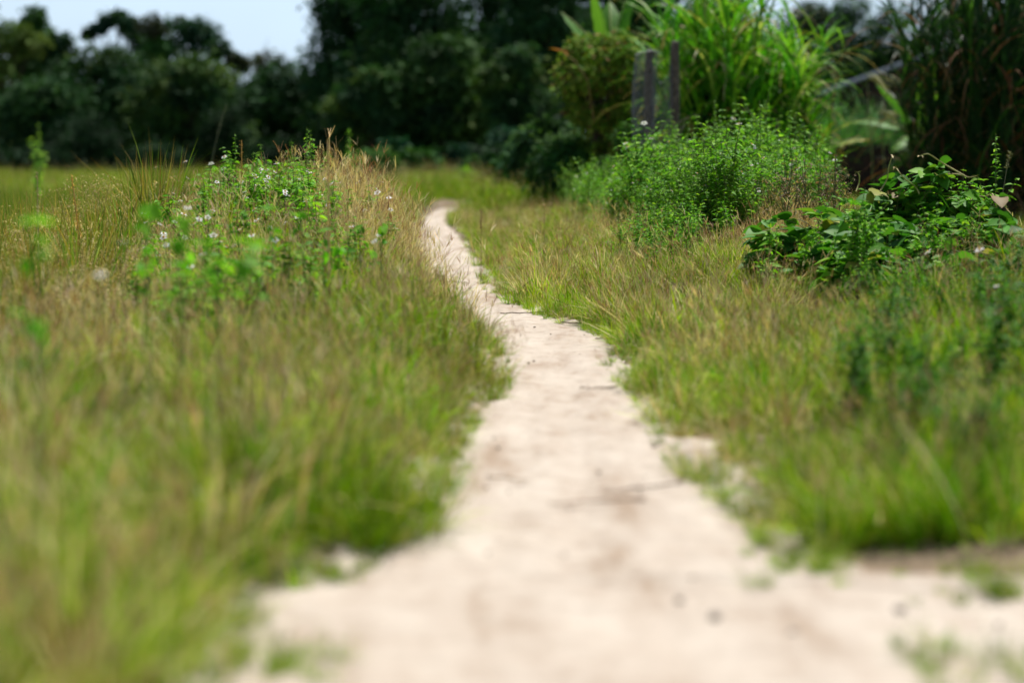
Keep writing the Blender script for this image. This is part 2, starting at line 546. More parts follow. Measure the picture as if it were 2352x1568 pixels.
RED = [(.24, .12, .075), (.34, .21, .13), (.50, .40, .25), (.42, .31, .19)]
c_green = make_coll('tuft_green', [make_tuft('a_green_%d' % k, 70, .07, (.08, .25), (.0035, .0072), [1.1, 1.3, .8, .4], [1, .8, .7, .4, .2], .07, tipdry=.15, stalks=2, SL=(.16, .27), headcol=RED) for k in range(4)])
c_mix = make_coll('tuft_mix', [make_tuft('b_mix_%d' % k, 70, .075, (.08, .24), (.003, .006), [.8, 1.1, 1, .7], [1, 1, .9, .5, .35], .21, tipdry=.25, stalks=9, SL=(.16, .28), headcol=RED) for k in range(4)])
c_dry = make_coll('tuft_dry', [make_tuft('c_dry_%d' % k, 66, .08, (.10, .30), (.0028, .0052), [.6, 1, 1, .9], [1.1, .8, 1.1, .3, .15], .82, lean=(.05, 1.0), curve=(0, 1.5), stalks=9, SL=(.18, .32)) for k in range(4)])
c_broad = make_coll('tuft_broad', [make_tuft('g_broad_%d' % k, 30, .05, (.12, .30), (.007, .013), [1.4, 1.4, .5, .1], [1, .5, .5, .2, .1], .08, tipdry=.12, lean=(.05, .8), curve=(.3, 1.6)) for k in range(3)])
c_rice = make_coll('tuft_rice', [make_rice('d_rice_%d' % k) for k in range(4)])
c_rice2 = make_coll('tuft_rice_green', [make_rice('h_rice_%d' % k, 44, 5, .2) for k in range(3)])
c_far = make_coll('tuft_far', [make_tuft('e_far_%d' % k, 70, .22, (.14, .38), (.008, .014), [1.1, .9, .4, 1.6], [.3, .7, .2, 1.2, 1.2], .10, tipdry=.15, stalks=3, SL=(.3, .45), seg=3) for k in range(3)])
c_paddy = make_coll('tuft_paddy', [make_tuft('f_paddy_%d' % k, 90, .16, (.22, .42), (.007, .012), [.1, .6, 2.8, .1], [1, .6, 1, .1, 0.01], .12, lean=(.0, .3), curve=(0, .7), seg=3, tipdry=.3) for k in range(3)])


def scatter(name, label, pts, rot, scl, idx, coll, cat='grass'):
    me = bpy.data.meshes.new(name)
    n = len(pts)
    me.vertices.add(n)
    me.vertices.foreach_set('co', np.asarray(pts, np.float32).ravel())
    for nm, ty, da, key in (('rot', 'FLOAT_VECTOR', rot, 'vector'), ('scl', 'FLOAT_VECTOR', scl, 'vector'), ('idx', 'INT', idx, 'value')):
        at = me.attributes.new(nm, ty, 'POINT')
        at.data.foreach_set(key, np.asarray(da, np.int32 if ty == 'INT' else np.float32).ravel())
    o = link(bpy.data.objects.new(name, me))
    ng = bpy.data.node_groups.new(name + '_nodes', 'GeometryNodeTree')
    ng.interface.new_socket('Geometry', in_out='INPUT', socket_type='NodeSocketGeometry')
    ng.interface.new_socket('Geometry', in_out='OUTPUT', socket_type='NodeSocketGeometry')
    nd, lk = ng.nodes, ng.links
    gi, go = nd.new('NodeGroupInput'), nd.new('NodeGroupOutput')
    ci = nd.new('GeometryNodeCollectionInfo')
    ci.inputs['Collection'].default_value = coll
    ci.inputs['Separate Children'].default_value = True
    ci.inputs['Reset Children'].default_value = True
    ip = nd.new('GeometryNodeInstanceOnPoints')
    ip.inputs['Pick Instance'].default_value = True
    na = []
    for nm, ty in (('rot', 'FLOAT_VECTOR'), ('scl', 'FLOAT_VECTOR'), ('idx', 'INT')):
        a_ = nd.new('GeometryNodeInputNamedAttribute'); a_.data_type = ty
        a_.inputs['Name'].default_value = nm
        na.append(a_)
    er = nd.new('FunctionNodeEulerToRotation')
    lk.new(gi.outputs[0], ip.inputs['Points'])
    lk.new(ci.outputs[0], ip.inputs['Instance'])
    lk.new(na[0].outputs['Attribute'], er.inputs[0])
    lk.new(er.outputs[0], ip.inputs['Rotation'])
    lk.new(na[1].outputs['Attribute'], ip.inputs['Scale'])
    lk.new(na[2].outputs['Attribute'], ip.inputs['Instance Index'])
    lk.new(ip.outputs[0], go.inputs[0])
    md = o.modifiers.new('scatter', 'NODES')
    md.node_group = ng
    tag(o, label, cat, kind='stuff')
    return o


def do_scatter(name, label, x, y, s, coll, tilt=.24, nk=4, cat='grass', zs=None, z=None):
    n = len(x)
    zz = H(x, y) if z is None else z
    rot = np.stack([N_(0, tilt, n), N_(0, tilt, n), U(0, 2 * PI, n)], 1)
    zs = s if zs is None else zs
    return scatter(name, label, np.stack([x, y, zz], 1), rot, np.stack([s, s, zs], 1), rng.integers(0, nk, n), coll, cat)


def sample(y0, y1, dens, xa, xb):
    """uniform random points between xa(y) and xb(y)"""
    area_n = 0
    X, Y = [], []
    step = 0.5 if y1 < 40 else 2
    for ya in np.arange(y0, y1, step):
        a, b = xa(ya), xb(ya)
        if b <= a:
            continue
        n = rng.poisson(dens(ya) * (b - a) * step)
        X.append(U(a, b, n)); Y.append(U(ya, ya + step, n))
    return np.concatenate(X), np.concatenate(Y)


left_lim = lambda y: -(.225 * y + 1.0)
right_lim = lambda y: .225 * y + 1.0

# ---- left verge
dens_n = lambda y: 88 if y < 9 else (80 if y < 16 else (50 if y < 24 else 35))
x, y = sample(2.2, 30, dens_n, left_lim, lambda y: min(float(xl(y)), 5) + .1)
dl = xl(y) - x + .06 * vnoise(x, y, 5, 11) + .03 * vnoise(x, y, 14, 12)
ricey = (dl > 1.70 + .25 * vnoise(x, y, 1.2, 21)) & (y > 8.5 + .5 * vnoise(x, y, 1.2, 22))
hollow = .5 + .9 * vnoise(x, y, 3.4, 27)
keep = (U(0, 1, len(x)) < np.clip(hollow + .5 + .3 * (y < 9), .45, 1)) & (dl > np.interp(y, [0, 8, 16, 22], [-.03, -.01, .05, .20])) & ~ricey
# dry right-hand rim of the left mound, dotted with green tufts elsewhere
dry = sstep(.15, .75, np.exp(-((y - 15) / 3.6) ** 2) * np.exp(-((dl - .35) / .42) ** 2) * 1.25 + .16 * vnoise(x, y, 1.6, 23))
mix = .46 + .42 * vnoise(x, y, 1.1, 24) + .62 * vnoise(x, y, 4.2, 25) + .24 * sstep(9, 5, y)
rr = U(0, 1, len(x))
dry = np.maximum(dry, .32 * sstep(.2, .65, vnoise(x, y, 3.1, 28)) + .03)
br = keep & (U(0, 1, len(x)) < .03 + .30 * sstep(.25, .6, vnoise(x, y, 3.7, 29)))
keep = keep & ~br
kd = keep & (rr < dry)
kg = keep & ~kd & (U(0, 1, len(x)) < np.clip(-.25 + 1.5 * mix, .03, .98))
km = keep & ~kd & ~kg
sz = lambda k: (.62 + .38 * sstep(0, .25, dl[k])) * U(.7, 1.2, k.sum()) * (.98 + .22 * vnoise(x[k], y[k], 1.5, 26) + .55 * vnoise(x[k], y[k], 3.4, 27)) * np.interp(y[k], [3, 5.5, 9, 30], [1.2, 1.0, .9, .95])
do_scatter('grass', 'fine green grass covering the verge to the left of the path', x[kg], y[kg], sz(kg), c_green)
do_scatter('grass', 'green grass mixed with straw coloured stalks to the left of the path', x[km], y[km], sz(km), c_mix)
do_scatter('grass', 'broad bladed bright green grass dotted over the left verge', x[br], y[br], sz(br) * .95, c_broad, nk=3)
do_scatter('dry_grass', 'straw coloured dry grass on the mound left of the path', x[kd], y[kd], sz(kd) * 1.05, c_dry, tilt=.18)

# ---- right verge
x, y = sample(2.2, 30, lambda y: dens_n(y) * (1.35 if 8 < y < 17 else 1.05), lambda y: max(float(xr(y)), -5) - .1, right_lim)
dr = x - xr(y + .16 * vnoise(x, y, 3.5, 44)) + .06 * vnoise(x, y, 5, 13) + .03 * vnoise(x, y, 14, 14)
field = dr > 2.9
hollow = .5 + .9 * vnoise(x, y, 3.4, 37)
keep = (U(0, 1, len(x)) < np.clip(hollow + .5 + .35 * (y < 10), .45, 1)) & (dr > np.interp(y, [0, 8, 16, 22], [-.03, -.02, .02, .09])) & ~field
px_ = x / y * F + 1176
dry = sstep(.25, .75, np.exp(-((y - 14.2) / 2.2) ** 2) * np.exp(-((px_ - 1790) / 105) ** 2) * 1.3 + .12 * vnoise(x, y, 1.8, 33))
crest = np.exp(-((dr - .45) / .35) ** 2)
mix = .52 + .42 * vnoise(x, y, 1.1, 34) + .62 * vnoise(x, y, 4.2, 35) + .22 * sstep(11, 8, y) + .3 * sstep(1780, 1950, px_) * sstep(12.5, 10, y) * 1.6
rr = U(0, 1, len(x))
dry = np.maximum(dry, .42 * sstep(.1, .6, vnoise(x, y, 3.1, 38)) * sstep(1950, 1750, px_) + .03)
br = keep & (U(0, 1, len(x)) < .02 + .16 * sstep(.2, .6, vnoise(x, y, 3.7, 39)) + .15 * sstep(1850, 2000, px_) * sstep(12, 10, y))
keep = keep & ~br
kd = keep & (rr < dry)
pg = np.clip(-.05 + 1.2 * mix + .3 * sstep(.28, .05, dr), .03, .99)
kg = keep & ~kd & (U(0, 1, len(x)) < pg)
km = keep & ~kd & ~kg
sz = lambda k: (.72 + .28 * sstep(0, .2, dr[k])) * U(.7, 1.2, k.sum()) * (1.0 + .2 * vnoise(x[k], y[k], 1.5, 36) + .42 * vnoise(x[k], y[k], 3.4, 37)) * np.interp(y[k], [4.5, 6, 9, 12, 15, 18, 24], [.85, .88, .84, .76, .70, .66, .55]) * (1 - .5 * np.exp(-((px_[k] - 2020) / 200) ** 2 - ((y[k] - 11.4) / .9) ** 2))
do_scatter('grass', 'fine green grass covering the verge to the right of the path', x[kg], y[kg], sz(kg), c_green)
do_scatter('grass', 'green grass with brown seed heads on the verge right of the path', x[km], y[km], sz(km), c_mix)
do_scatter('grass', 'broad bladed bright green grass dotted over the right verge', x[br], y[br], sz(br) * .95, c_broad, nk=3)
do_scatter('dry_grass', 'straw coloured dry grass between leafy weeds and bean vine', x[kd], y[kd], sz(kd) * 1.1, c_dry, tilt=.2)

# ---- sparse tufts on the bare sandy ground in front
bx, by = [], []
for (px, yy, n, sp) in ((2290, 4.72, 10, .07), (2200, 4.1, 10, .08), (2290, 4.02, 7, .09), (720, 4.0, 6, .05), (560, 4.05, 10, .08), (760, 4.92, 9, .04), (960, 6.9, 5, .03)):
    bx.append(wx(px, yy) + N_(0, sp, n)); by.append(yy + N_(0, sp, n))
for _ in range(170):
    yy = U(4.2, 16); sd_ = U(0, 1) < .5
    off = abs(N_(0, .035))
    xx = float(xl(yy)) + off if sd_ else float(xr(yy)) - off
    if abs(xx) < 2:
        bx.append(np.array([xx])); by.append(np.array([yy]))
bx.append(U(.5, 1.7, 70)); by.append(4.98 + .14 * N_(0, 1, 70))
bx, by = np.concatenate(bx), np.concatenate(by)
do_scatter('sparse_grass', 'small sparse grass tufts growing on the bare sand in front', bx, by, U(.12, .36, len(bx)), c_green, z=np.full(len(bx), .015))

# ---- rice on the left
x, y = sample(8, 46, lambda y: 26 if y < 16 else (18 if y < 28 else 12), left_lim, lambda y: float(xl(y)) - 1.2)
dl = xl(y) - x
k = (dl > 1.70 + .25 * vnoise(x, y, 1.2, 21)) & (y > 8.5 + .5 * vnoise(x, y, 1.2, 22))
x, y = x[k], y[k]
sc_ = U(.80, 1.05, len(x)) * np.interp(y, [8, 10.5, 13, 18, 30, 45], [.85, 1.12, 1.26, 1.2, 1.0, .85])
nr_ = U(0, 1, len(x)) < sstep(24, 15, y) * .8
do_scatter('rice_crop', 'ripening rice crop with drooping tan ears in the left field', x[nr_], y[nr_], sc_[nr_], c_rice, tilt=.07, cat='crop')
do_scatter('rice_crop', 'greener unripe rice with few ears in the left field', x[~nr_], y[~nr_], sc_[~nr_], c_rice2, nk=3, tilt=.07, cat='crop')

# ---- bright paddy on the right
x, y = sample(10, 70, lambda y: 16 if y < 30 else 8, lambda y: float(xr(y)) + 2.8, lambda y: .24 * y + 3)
k = (x - xr(y) > 2.9) & (y > 13)
x, y = x[k], y[k]
do_scatter('rice_crop', 'bright yellow green young rice in the field behind the vine', x, y, U(.85, 1.15, len(x)), c_paddy, nk=3, tilt=.07, cat='crop')

# ---- far grass
x, y = sample(28, 92, lambda y: 13 if y < 50 else 7, lambda y: -(.225 * y + 3), lambda y: .225 * y + 3)
dl, dr = xl(y) - x, x - xr(y)
infield = ((x < xl(y) - 1.5) & (y < 45)) | ((dr > 2.9) & (y < 70))
k = ((np.maximum(dl, dr) > .35) | (y > 38)) & ~infield
x, y = x[k], y[k]
do_scatter('grass', 'olive brown grass beyond the far bend of the path', x, y, U(.7, 1.2, len(x)), c_far, nk=3)

# ------------------------------------------------------------------ leafy weeds
W_GREEN = [(.07, .22, .02), (.11, .29, .025), (.17, .35, .035)]


def stem_line(h, bend=.1, k=9, az=None):
    az = U(0, 2 * PI) if az is None else az
    t = np.linspace(0, 1, k)
    off = bend * h * t ** 1.7
    wob = .012 * h
    return np.stack([off * np.cos(az) + np.cumsum(N_(0, wob * .3, k)) * (t > 0), off * np.sin(az) + np.cumsum(N_(0, wob * .3, k)) * (t > 0), h * t], 1)


def along(line, t):
    f = np.clip(t, 0, 1) * (len(line) - 1)
    k = np.minimum(f.astype(int), len(line) - 2)
    w = (f - k)[:, None]
    return line[k] * (1 - w) + line[k + 1] * w


def flower_mb(r=.018, petals=5):
    mb = MB()
    a = np.arange(petals) * 2 * PI / petals + U(0, 1)
    leaves(mb, np.zeros((petals, 3)), a, U(-.1, .25, petals), r, r * .85, (.90, .90, .90), LEAF_MID, fold=.1, curl=.1, m=0)
    t = np.linspace(0, PI / 2, 4)
    ring = []
    for q in t:
        rr = .32 * r * math.cos(q)
        z = .38 * r * math.sin(q)
        ring.append([(rr * math.cos(b), rr * math.sin(b), z) for b in np.arange(7) * 2 * PI / 7])
    ring = np.array(ring).reshape(-1, 3)
    q = [(i * 7 + j, i * 7 + (j + 1) % 7, (i + 1) * 7 + (j + 1) % 7, (i + 1) * 7 + j) for i in range(3) for j in range(7)]
    mb.add(ring, q=q, c=(.62, .33, .03), m=1)
    return mb


FLOWER_ME = [flower_mb().mesh('flower', [M_PETAL, M_STEM]) for _ in range(3)]


def weed_meshes(h, spire=True, leafL=.075, nb=6, dens=1.0, cols=W_GREEN, w=(1, 1.2, .8), spread=.35, low=.08):
    """stem mesh, foliage mesh, flower spots"""
    sm, fm = MB(), MB()
    scol = np.array([.10, .13, .04])
    main = stem_line(h, U(.02, .12))
    tube(sm, main, np.linspace(.005, .0018, len(main)), 5, scol)
    lines = [(main, h, low)]
    spots = []
    for b in range(nb):
        t0 = U(.12, .70)
        p0 = along(main, np.array([t0]))[0]
        L = h * U(.25, .5) * (1.1 - t0 * .6)
        az = U(0, 2 * PI)
        k = 6
        tt = np.linspace(0, 1, k)
        el = U(.6, 1.1)
        br = p0 + np.stack([L * np.cos(el) * np.cos(az) * tt * spread / .35, L * np.cos(el) * np.sin(az) * tt * spread / .35, L * (np.sin(el) * tt + .12 * tt ** 2)], 1)
        tube(sm, br, np.linspace(.003, .0013, k), 4, scol)
        lines.append((br, L, .15))
        spots.append(br[-1])
    if not spire:
        spots.append(main[-1])
    for bi, (ln, L, t_lo) in enumerate(lines):
        nn = max(3, int(L / .055 * dens))
        tn = np.linspace(t_lo, .97, nn)
        p = along(ln, tn)
        for side in (0, 1):
            az = np.arange(nn) * PI / 2 + side * PI + N_(0, .35, nn)
            sizef = np.clip(1.15 - tn * .75, .25, 1) if (bi == 0 and spire) else np.clip(1.05 - tn * .4, .3, 1)
            l = leafL * sizef * U(.75, 1.2, nn)
            leaves(fm, p, az, U(-.35, .5, nn), l, l * .55, pick(cols, w, nn), LEAF_MID, fold=.3, curl=.3, roll=N_(0, .3, nn))
        # small side shoots in the axils
        if L > .3 * h:
            na = nn * 2
            pa = along(ln, U(t_lo, .85, na))
            l = leafL * U(.3, .6, na)
            leaves(fm, pa + N_(0, .012, (na, 3)), U(0, 2 * PI, na), U(0, 1.1, na), l, l * .5, pick(cols, w, na), LEAF_LOW, roll=N_(0, .5, na))
    if spire:
        n = 22
        tn = np.linspace(.80, 1.0, n)
        p = along(main, tn)
        l = np.linspace(.022, .008, n)
        leaves(fm, p, U(0, 2 * PI, n), U(-.1, .9, n), l, l * .7, pick(cols, w, n), LEAF_LOW)
    return sm, fm, spots


class WeedKind:
    def __init__(s, n, **kw):
        s.v = []
        for _ in range(n):
            sm, fm, sp = weed_meshes(**kw)
            s.v.append((sm.mesh('stem', M_STEM), fm.mesh('foliage', M_WEED), sp))


def put_weed(kind, x, y, s, label, group, cat='weed', name='weed', z=None, flowers=0, tilt=.08):
    st, fo, sp = kind.v[rng.integers(0, len(kind.v))]
    r = thing(name, label, cat, (x, y, (float(H(x, y)) if z is None else z) - .01), U(0, 2 * PI), group)
    r.rotation_euler = (N_(0, tilt), N_(0, tilt), U(0, 2 * PI))
    r.scale = (s, s, s)
    link(bpy.data.objects.new('stem', st), r)
    link(bpy.data.objects.new('foliage', fo), r)
    for k in rng.permutation(len(sp))[:flowers]:
        f = link(bpy.data.objects.new('flower', FLOWER_ME[rng.integers(0, 3)]), r)
        f.location = sp[k] + np.array([0, 0, .012])
        f.rotation_euler = (N_(0, .4), N_(0, .4), U(0, 6))
        f.scale = (1.5, 1.5, 1.5)
    return r


K_TALL = WeedKind(5, h=1.0, spire=True, leafL=.085, nb=5, dens=1.25, cols=[(.10, .28, .02), (.15, .36, .03), (.22, .43, .05)])
K_BUSH = WeedKind(8, h=.75, spire=False, leafL=.066, nb=12, dens=1.35, cols=[(.07, .24, .014), (.14, .37, .02), (.25, .48, .035)])
K_LIGHT = WeedKind(4, h=.5, spire=False, leafL=.085, nb=7, dens=1.1, cols=[(.11, .32, .012), (.17, .40, .018), (.22, .42, .03)])
K_SPIRE = WeedKind(6, h=.95, spire=True, leafL=.06, nb=9, dens=1.15, cols=[(.08, .24, .018), (.14, .33, .025), (.21, .40, .04)])
K_SHADE = WeedKind(6, h=.75, spire=False, leafL=.07, nb=11, dens=1.3, cols=[(.035, .13, .012), (.06, .19, .016), (.10, .27, .02)])  # K_BUSH with darker leaves, standing in for shade at the right edge
K_LOWDRY = WeedKind(3, h=.5, spire=False, leafL=.03, nb=9, dens=.7, cols=[(.20, .13, .07), (.14, .09, .05), (.28, .2, .1)], w=(1, 1, .7))

# thicket on the right of the path
gname = 'leafy weeds in the thicket right of the path'
cnt = 0
for _ in range(2600):
    if cnt >= 205:
        break
    px = U(1315, 1905)
    lim = np.interp(px, [1315, 1420, 1480, 1640, 1760, 1905], [21.0, 17.2, 14.8, 13.9, 14.4, 15.2])
    y = lim + rng.exponential(1.5)
    if y > 23:
        continue
    x = wx(px, y)
    top = np.interp(px, [1330, 1400, 1470, 1560, 1650, 1750, 1850, 1905], [398, 335, 290, 256, 266, 262, 298, 338]) + 80 * float(vnoise(px / 45.0, y * .6, 1, 41))
    hh = wz(top + 45 * U(-.5, 2.2) + 90 * math.exp(-(y - lim) / .7), y) - float(H(x, y))
    if hh < .3:
        continue
    kd_ = K_SPIRE if U(0, 1) < .6 else K_BUSH
    put_weed(kd_, x, y, min(hh / (.80 if kd_ is K_BUSH else .92), 1.35), 'bushy green weed among many alike in the thicket right of the path', gname, flowers=int(U(0, 1) < .4) * int(U(1, 3)))
    cnt += 1
for _ in range(20):
    y = U(19.5, 26); px = U(1295, 1420)
    hh = wz(U(345, 430), y) - float(H(wx(px, y), y))
    put_weed(K_SPIRE, wx(px, y), y, hh / .92, 'upright green weed in the tail of the thicket by the far path', 'weeds in the tail of the thicket')
for _ in range(15):
    px = U(1480, 1880); y = U(15.6, 19)
    hh = wz(U(225, 292), y) - float(H(wx(px, y), y))
    put_weed(K_TALL, wx(px, y), y, hh, 'tall weed spire rising out of the middle of the thicket', 'weed spires in the thicket', tilt=.05)
# low dark ones along its front foot
for _ in range(18):
    px = U(1425, 1660); y = U(13.0, 14.4)
    put_weed(K_BUSH, wx(px, y), y, U(.38, .55), 'low leafy weed at the front foot of the thicket', 'low weeds at the front of the thicket')
for _ in range(22):
    px = U(1640, 1930); y = U(13.2, 15.4)
    put_weed(K_LOWDRY, wx(px, y), y, U(.8, 1.15), 'dry brown weed stalk standing in the straw coloured grass', 'dry brown weeds in the straw grass', name='dry_weed')

# tall spires: (column, row of tip, distance, label)
for px, py, y, lab in ((1752, 228, 15.6, 'tallest weed spire above the middle of the thicket'),
                       (1815, 243, 15.9, 'tall weed spire second from the right end of the thicket'),
                       (1850, 290, 15.3, 'weed spire with drooping leaves at the right end of the thicket'),
                       (1672, 265, 18.0, 'slender weed spire in front of the dark hollow of the elephant grass'),
                       (1700, 262, 18.2, 'slender twin weed spire left of the tallest spire'),
                       (1605, 268, 18.5, 'weed spire just right of the right fence post'),
                       (1545, 245, 19.5, 'weed spire in front of the right fence post'),
                       (1515, 320, 19.5, 'weed spire below the netting between the fence posts'),
                       (1380, 380, 20.5, 'weed spire at the left end of the thicket'),
                       (1340, 385, 20.9, 'short weed spire leftmost of the thicket'),
                       (1420, 350, 21.5, 'pale weed spire left of the wire netting'),
                       (2283, 303, 13.6, 'lone tall weed spire against the dark reeds beside the vine'),
                       (545, 300, 14.6, 'crooked weed spire on the left mound'),
                       (700, 288, 14.8, 'left one of the twin weed spires on the left mound'),
                       (722, 292, 14.6, 'right one of the twin weed spires on the left mound'),
                       (675, 318, 17.5, 'blurred weed spire behind the twin spires on the mound'),
                       (612, 325, 17.0, 'blurred weed spire behind the middle of the left mound'),
                       (580, 345, 14.4, 'short weed spire in the middle of the left mound'),
                       (795, 290, 26.0, 'blurred weed spire behind the dry rim of the mound')):
    x = wx(px, y)
    hh = wz(py, y) - float(H(x, y))
    put_weed(K_TALL, x, y, hh, lab, None, name='weed', tilt=.03)

# bright bushy weeds on the left mound
cnt = 0
for _ in range(800):
    if cnt >= 84:
        break
    px = U(455, 785); y = U(12.8, 16.2)
    x = wx(px, y)
    top = np.interp(px, [478, 520, 600, 700, 765], [375, 345, 340, 345, 385]) + U(-8, 45) + (16.2 - y) * 14
    hh = wz(top, y) - float(H(x, y))
    if hh < .12:
        continue
    put_weed(K_LIGHT, x, y, min(hh / .52, 1.1), 'bright green bushy herb among many alike on the left mound', 'bright weeds on the left mound', cat='herb', name='herb', flowers=int(U(0, 1) < .5) * int(U(1, 3)))
    cnt += 1

for _ in range(66):
    y = U(8.2, 15.5); px = U(300, 900)
    x = wx(px, y)
    if float(xl(y)) - x < .12:
        continue
    put_weed(K_LIGHT, x, y, U(.42, .75), 'small leafy herb among grass on the left bank', 'small leafy weeds on the left bank', cat='herb', name='herb', flowers=int(U(0, 1) < .5))
# broad weeds at the right edge, nearer and softer
for _ in range(22):
    y = U(7.0, 11.4); px = U(2190, 2540)
    x = wx(px, y)
    hh = wz(np.interp(px, [2235, 2300, 2480], [620, 540, 520]) + U(0, 300), y) - float(H(x, y))
    if hh < .12:
        continue
    put_weed(K_SHADE if U(0, 1) < .6 else K_BUSH, x, y, min(hh / .78, .9), 'leafy green herb on the right edge in front of the vine', 'weeds at the right edge before the vine', cat='herb', name='herb', flowers=int(U(0, 1) < .4))
for _ in range(64):
    y = U(6.0, 10.4); px = U(1900 + 30 * (y - 6), 2480)
    put_weed(K_SHADE, wx(px, y), y, U(.22, .50), 'low leafy herb with shade in its leaf colour at the right edge', 'low weeds in the grass at the right edge', cat='herb', name='herb')
for px, py, y in ((1960, 860, 10.6), (2010, 880, 10.4), (2060, 850, 10.4), (2110, 800, 10.2), (2180, 780, 10.0), (1930, 820, 11.0)):
    put_weed(K_BUSH, wx(px, y), y, U(.22, .36), 'low leafy weed at the foot of the vine mound', 'low weeds at the foot of the vine')

# ------------------------------------------------------------------ bean vine mound with broad leaves
VINE_C = [(.045, .17, .016), (.075, .25, .02), (.12, .32, .022), (.19, .39, .028), (.34, .36, .05), (.26, .17, .07)]
vy = 12.0
vx = wx(2005, vy)
vine = thing('bean_vine', 'mound of broad leaved climbing vine with curling tan tendrils', 'vine', (vx, vy, float(H(vx, vy))))
sm, fm, tm = MB(), MB(), MB()
n = 620
# leaf clusters over a lumpy mound (local coordinates), threes like bean leaves
lumps = [(-.28, -.05, .34, .27, .42), (.20, .05, .30, .30, .62), (.0, .10, .30, .3, .50), (-.08, -.25, .34, .22, .30), (.36, .0, .22, .25, .56), (.22, -.30, .34, .22, .30), (-.2, -.62, .3, .25, .24), (.15, -.75, .32, .25, .2), (.05, -.45, .4, .3, .36), (-.1, -.95, .26, .22, .16), (.3, -1.0, .3, .22, .2), (.42, -.5, .26, .25, .34), (.30, .02, .10, .1, .72), (.12, .05, .09, .1, .66), (-.42, -.1, .14, .14, .30), (.55, -.1, .14, .15, .50)]
for (lx, ly, lr, ld, lz) in lumps:
    m = int(84 * min(1, .35 + lr * 2.2))
    a = U(0, 2 * PI, m)
    el = np.arccos(U(-.1, 1, m))
    rr = U(.7, 1.03, m)
    P = np.stack([lx + lr * np.sin(el) * np.cos(a) * rr, ly + ld * np.sin(el) * np.sin(a) * rr, np.maximum(.03, .76 * lz * (.25 + .75 * np.cos(el) * rr) + N_(0, .03, m))], 1)
    for j in range(3):
        az = a + (j - 1) * 1.5 + N_(0, .4, m)
        l = .042 + .075 * U(0, 1, m) ** 1.3
        leaves(fm, P, az, U(-.65, .45, m), l, l * U(.72, .9, m), pick(VINE_C, [1, 1.3, .9, .45, .12, .06], m), LEAF_HEART, fold=.22, curl=.18, roll=N_(0, .45, m))
    for k in range(0, m, 3):
        b = np.array([lx * .6 + N_(0, .06), ly * .6 + N_(0, .06), 0])
        t = np.linspace(0, 1, 6)[:, None]
        ln = b * (1 - t) + P[k] * t + np.array([0, 0, .10]) * np.sin(t * PI)
        tube(sm, ln, np.linspace(.0035, .0016, 6), 4, (.16, .17, .06))
sm.obj('stem', M_STEM, vine)
fm.obj('foliage', M_VINE, vine)
# tendrils rising out of the mound: (columns/rows of a polyline at the vine's distance)
for pl in ([(2215, 405), (2170, 378), (2140, 360), (2125, 352), (2112, 358)],
           [(2020, 440), (2040, 410), (2038, 385), (2044, 358)],
           [(2110, 445), (2105, 428), (2075, 412), (2060, 395), (2057, 385)],
           [(1965, 440), (1975, 420), (1972, 405), (1966, 396)],
           [(2175, 400), (2200, 400), (2222, 408), (2236, 405)],
           [(2225, 470), (2238, 450), (2260, 452), (2270, 445)],
           [(2140, 500), (2150, 470), (2180, 452), (2200, 456), (2202, 470)],
           [(2010, 500), (2030, 480), (2040, 466), (2036, 450), (2025, 448)]):
    mb = MB()
    yy = vy - .05
    p = np.array([(wx(a, yy), yy + .04 * math.sin(i * 1.7), wz(b, yy)) for i, (a, b) in enumerate(pl)]) - np.array(vine.location)
    tt = np.linspace(0, 1, 16)
    ln = along(p, tt)
    for _ in range(2):
        ln[1:-1] = (ln[:-2] + ln[1:-1] * 2 + ln[2:]) / 4
    tube(mb, ln, np.linspace(.0042, .0026, 16), 5, (.36, .33, .12))
    e = ln[-1]
    leaves(mb, np.repeat(e[None], 4, 0), U(0, 2 * PI, 4), U(-.3, .8, 4), .022, .012, (.45, .36, .16), LEAF_LOW)
    mb.obj('tendril', M_STEM, vine)

# a pair of round leaves on the dry grass, a second low vine piece
for _ in range(26):
    a = U(0, 2 * PI)
    px = 2030 + 235 * math.cos(a) * U(.7, 1.15); y = 11.75 + .75 * math.sin(a)
    put_weed(K_LIGHT if U(0, 1) < .5 else K_BUSH, wx(px, y), y, U(.35, .7), 'leafy herb growing into the edge of the vine mound', 'herbs around the vine mound', cat='herb', name='herb')
pv = thing('vine_seedling', 'pair of pale round leaves in the straw grass left of the vine', 'seedling', (wx(1752, 13.0), 13.0, float(H(wx(1752, 13.0), 13.0))))
mb = MB()
zt = wz(568, 13.0) - pv.location.z
tube(mb, [(0, 0, 0), (.01, 0, zt * .5), (0, 0, zt)], [.003, .002, .0015], 5, (.2, .2, .08))
mb.obj('stem', M_STEM, pv)
mb = MB()
leaves(mb, [(0, 0, zt), (0, 0, zt)], [.2, PI - .2], [.1, .15], .055, .045, (.17, .28, .05), LEAF_HEART, roll=[-.5, .5])
mb.obj('leaf', M_WEED, pv)

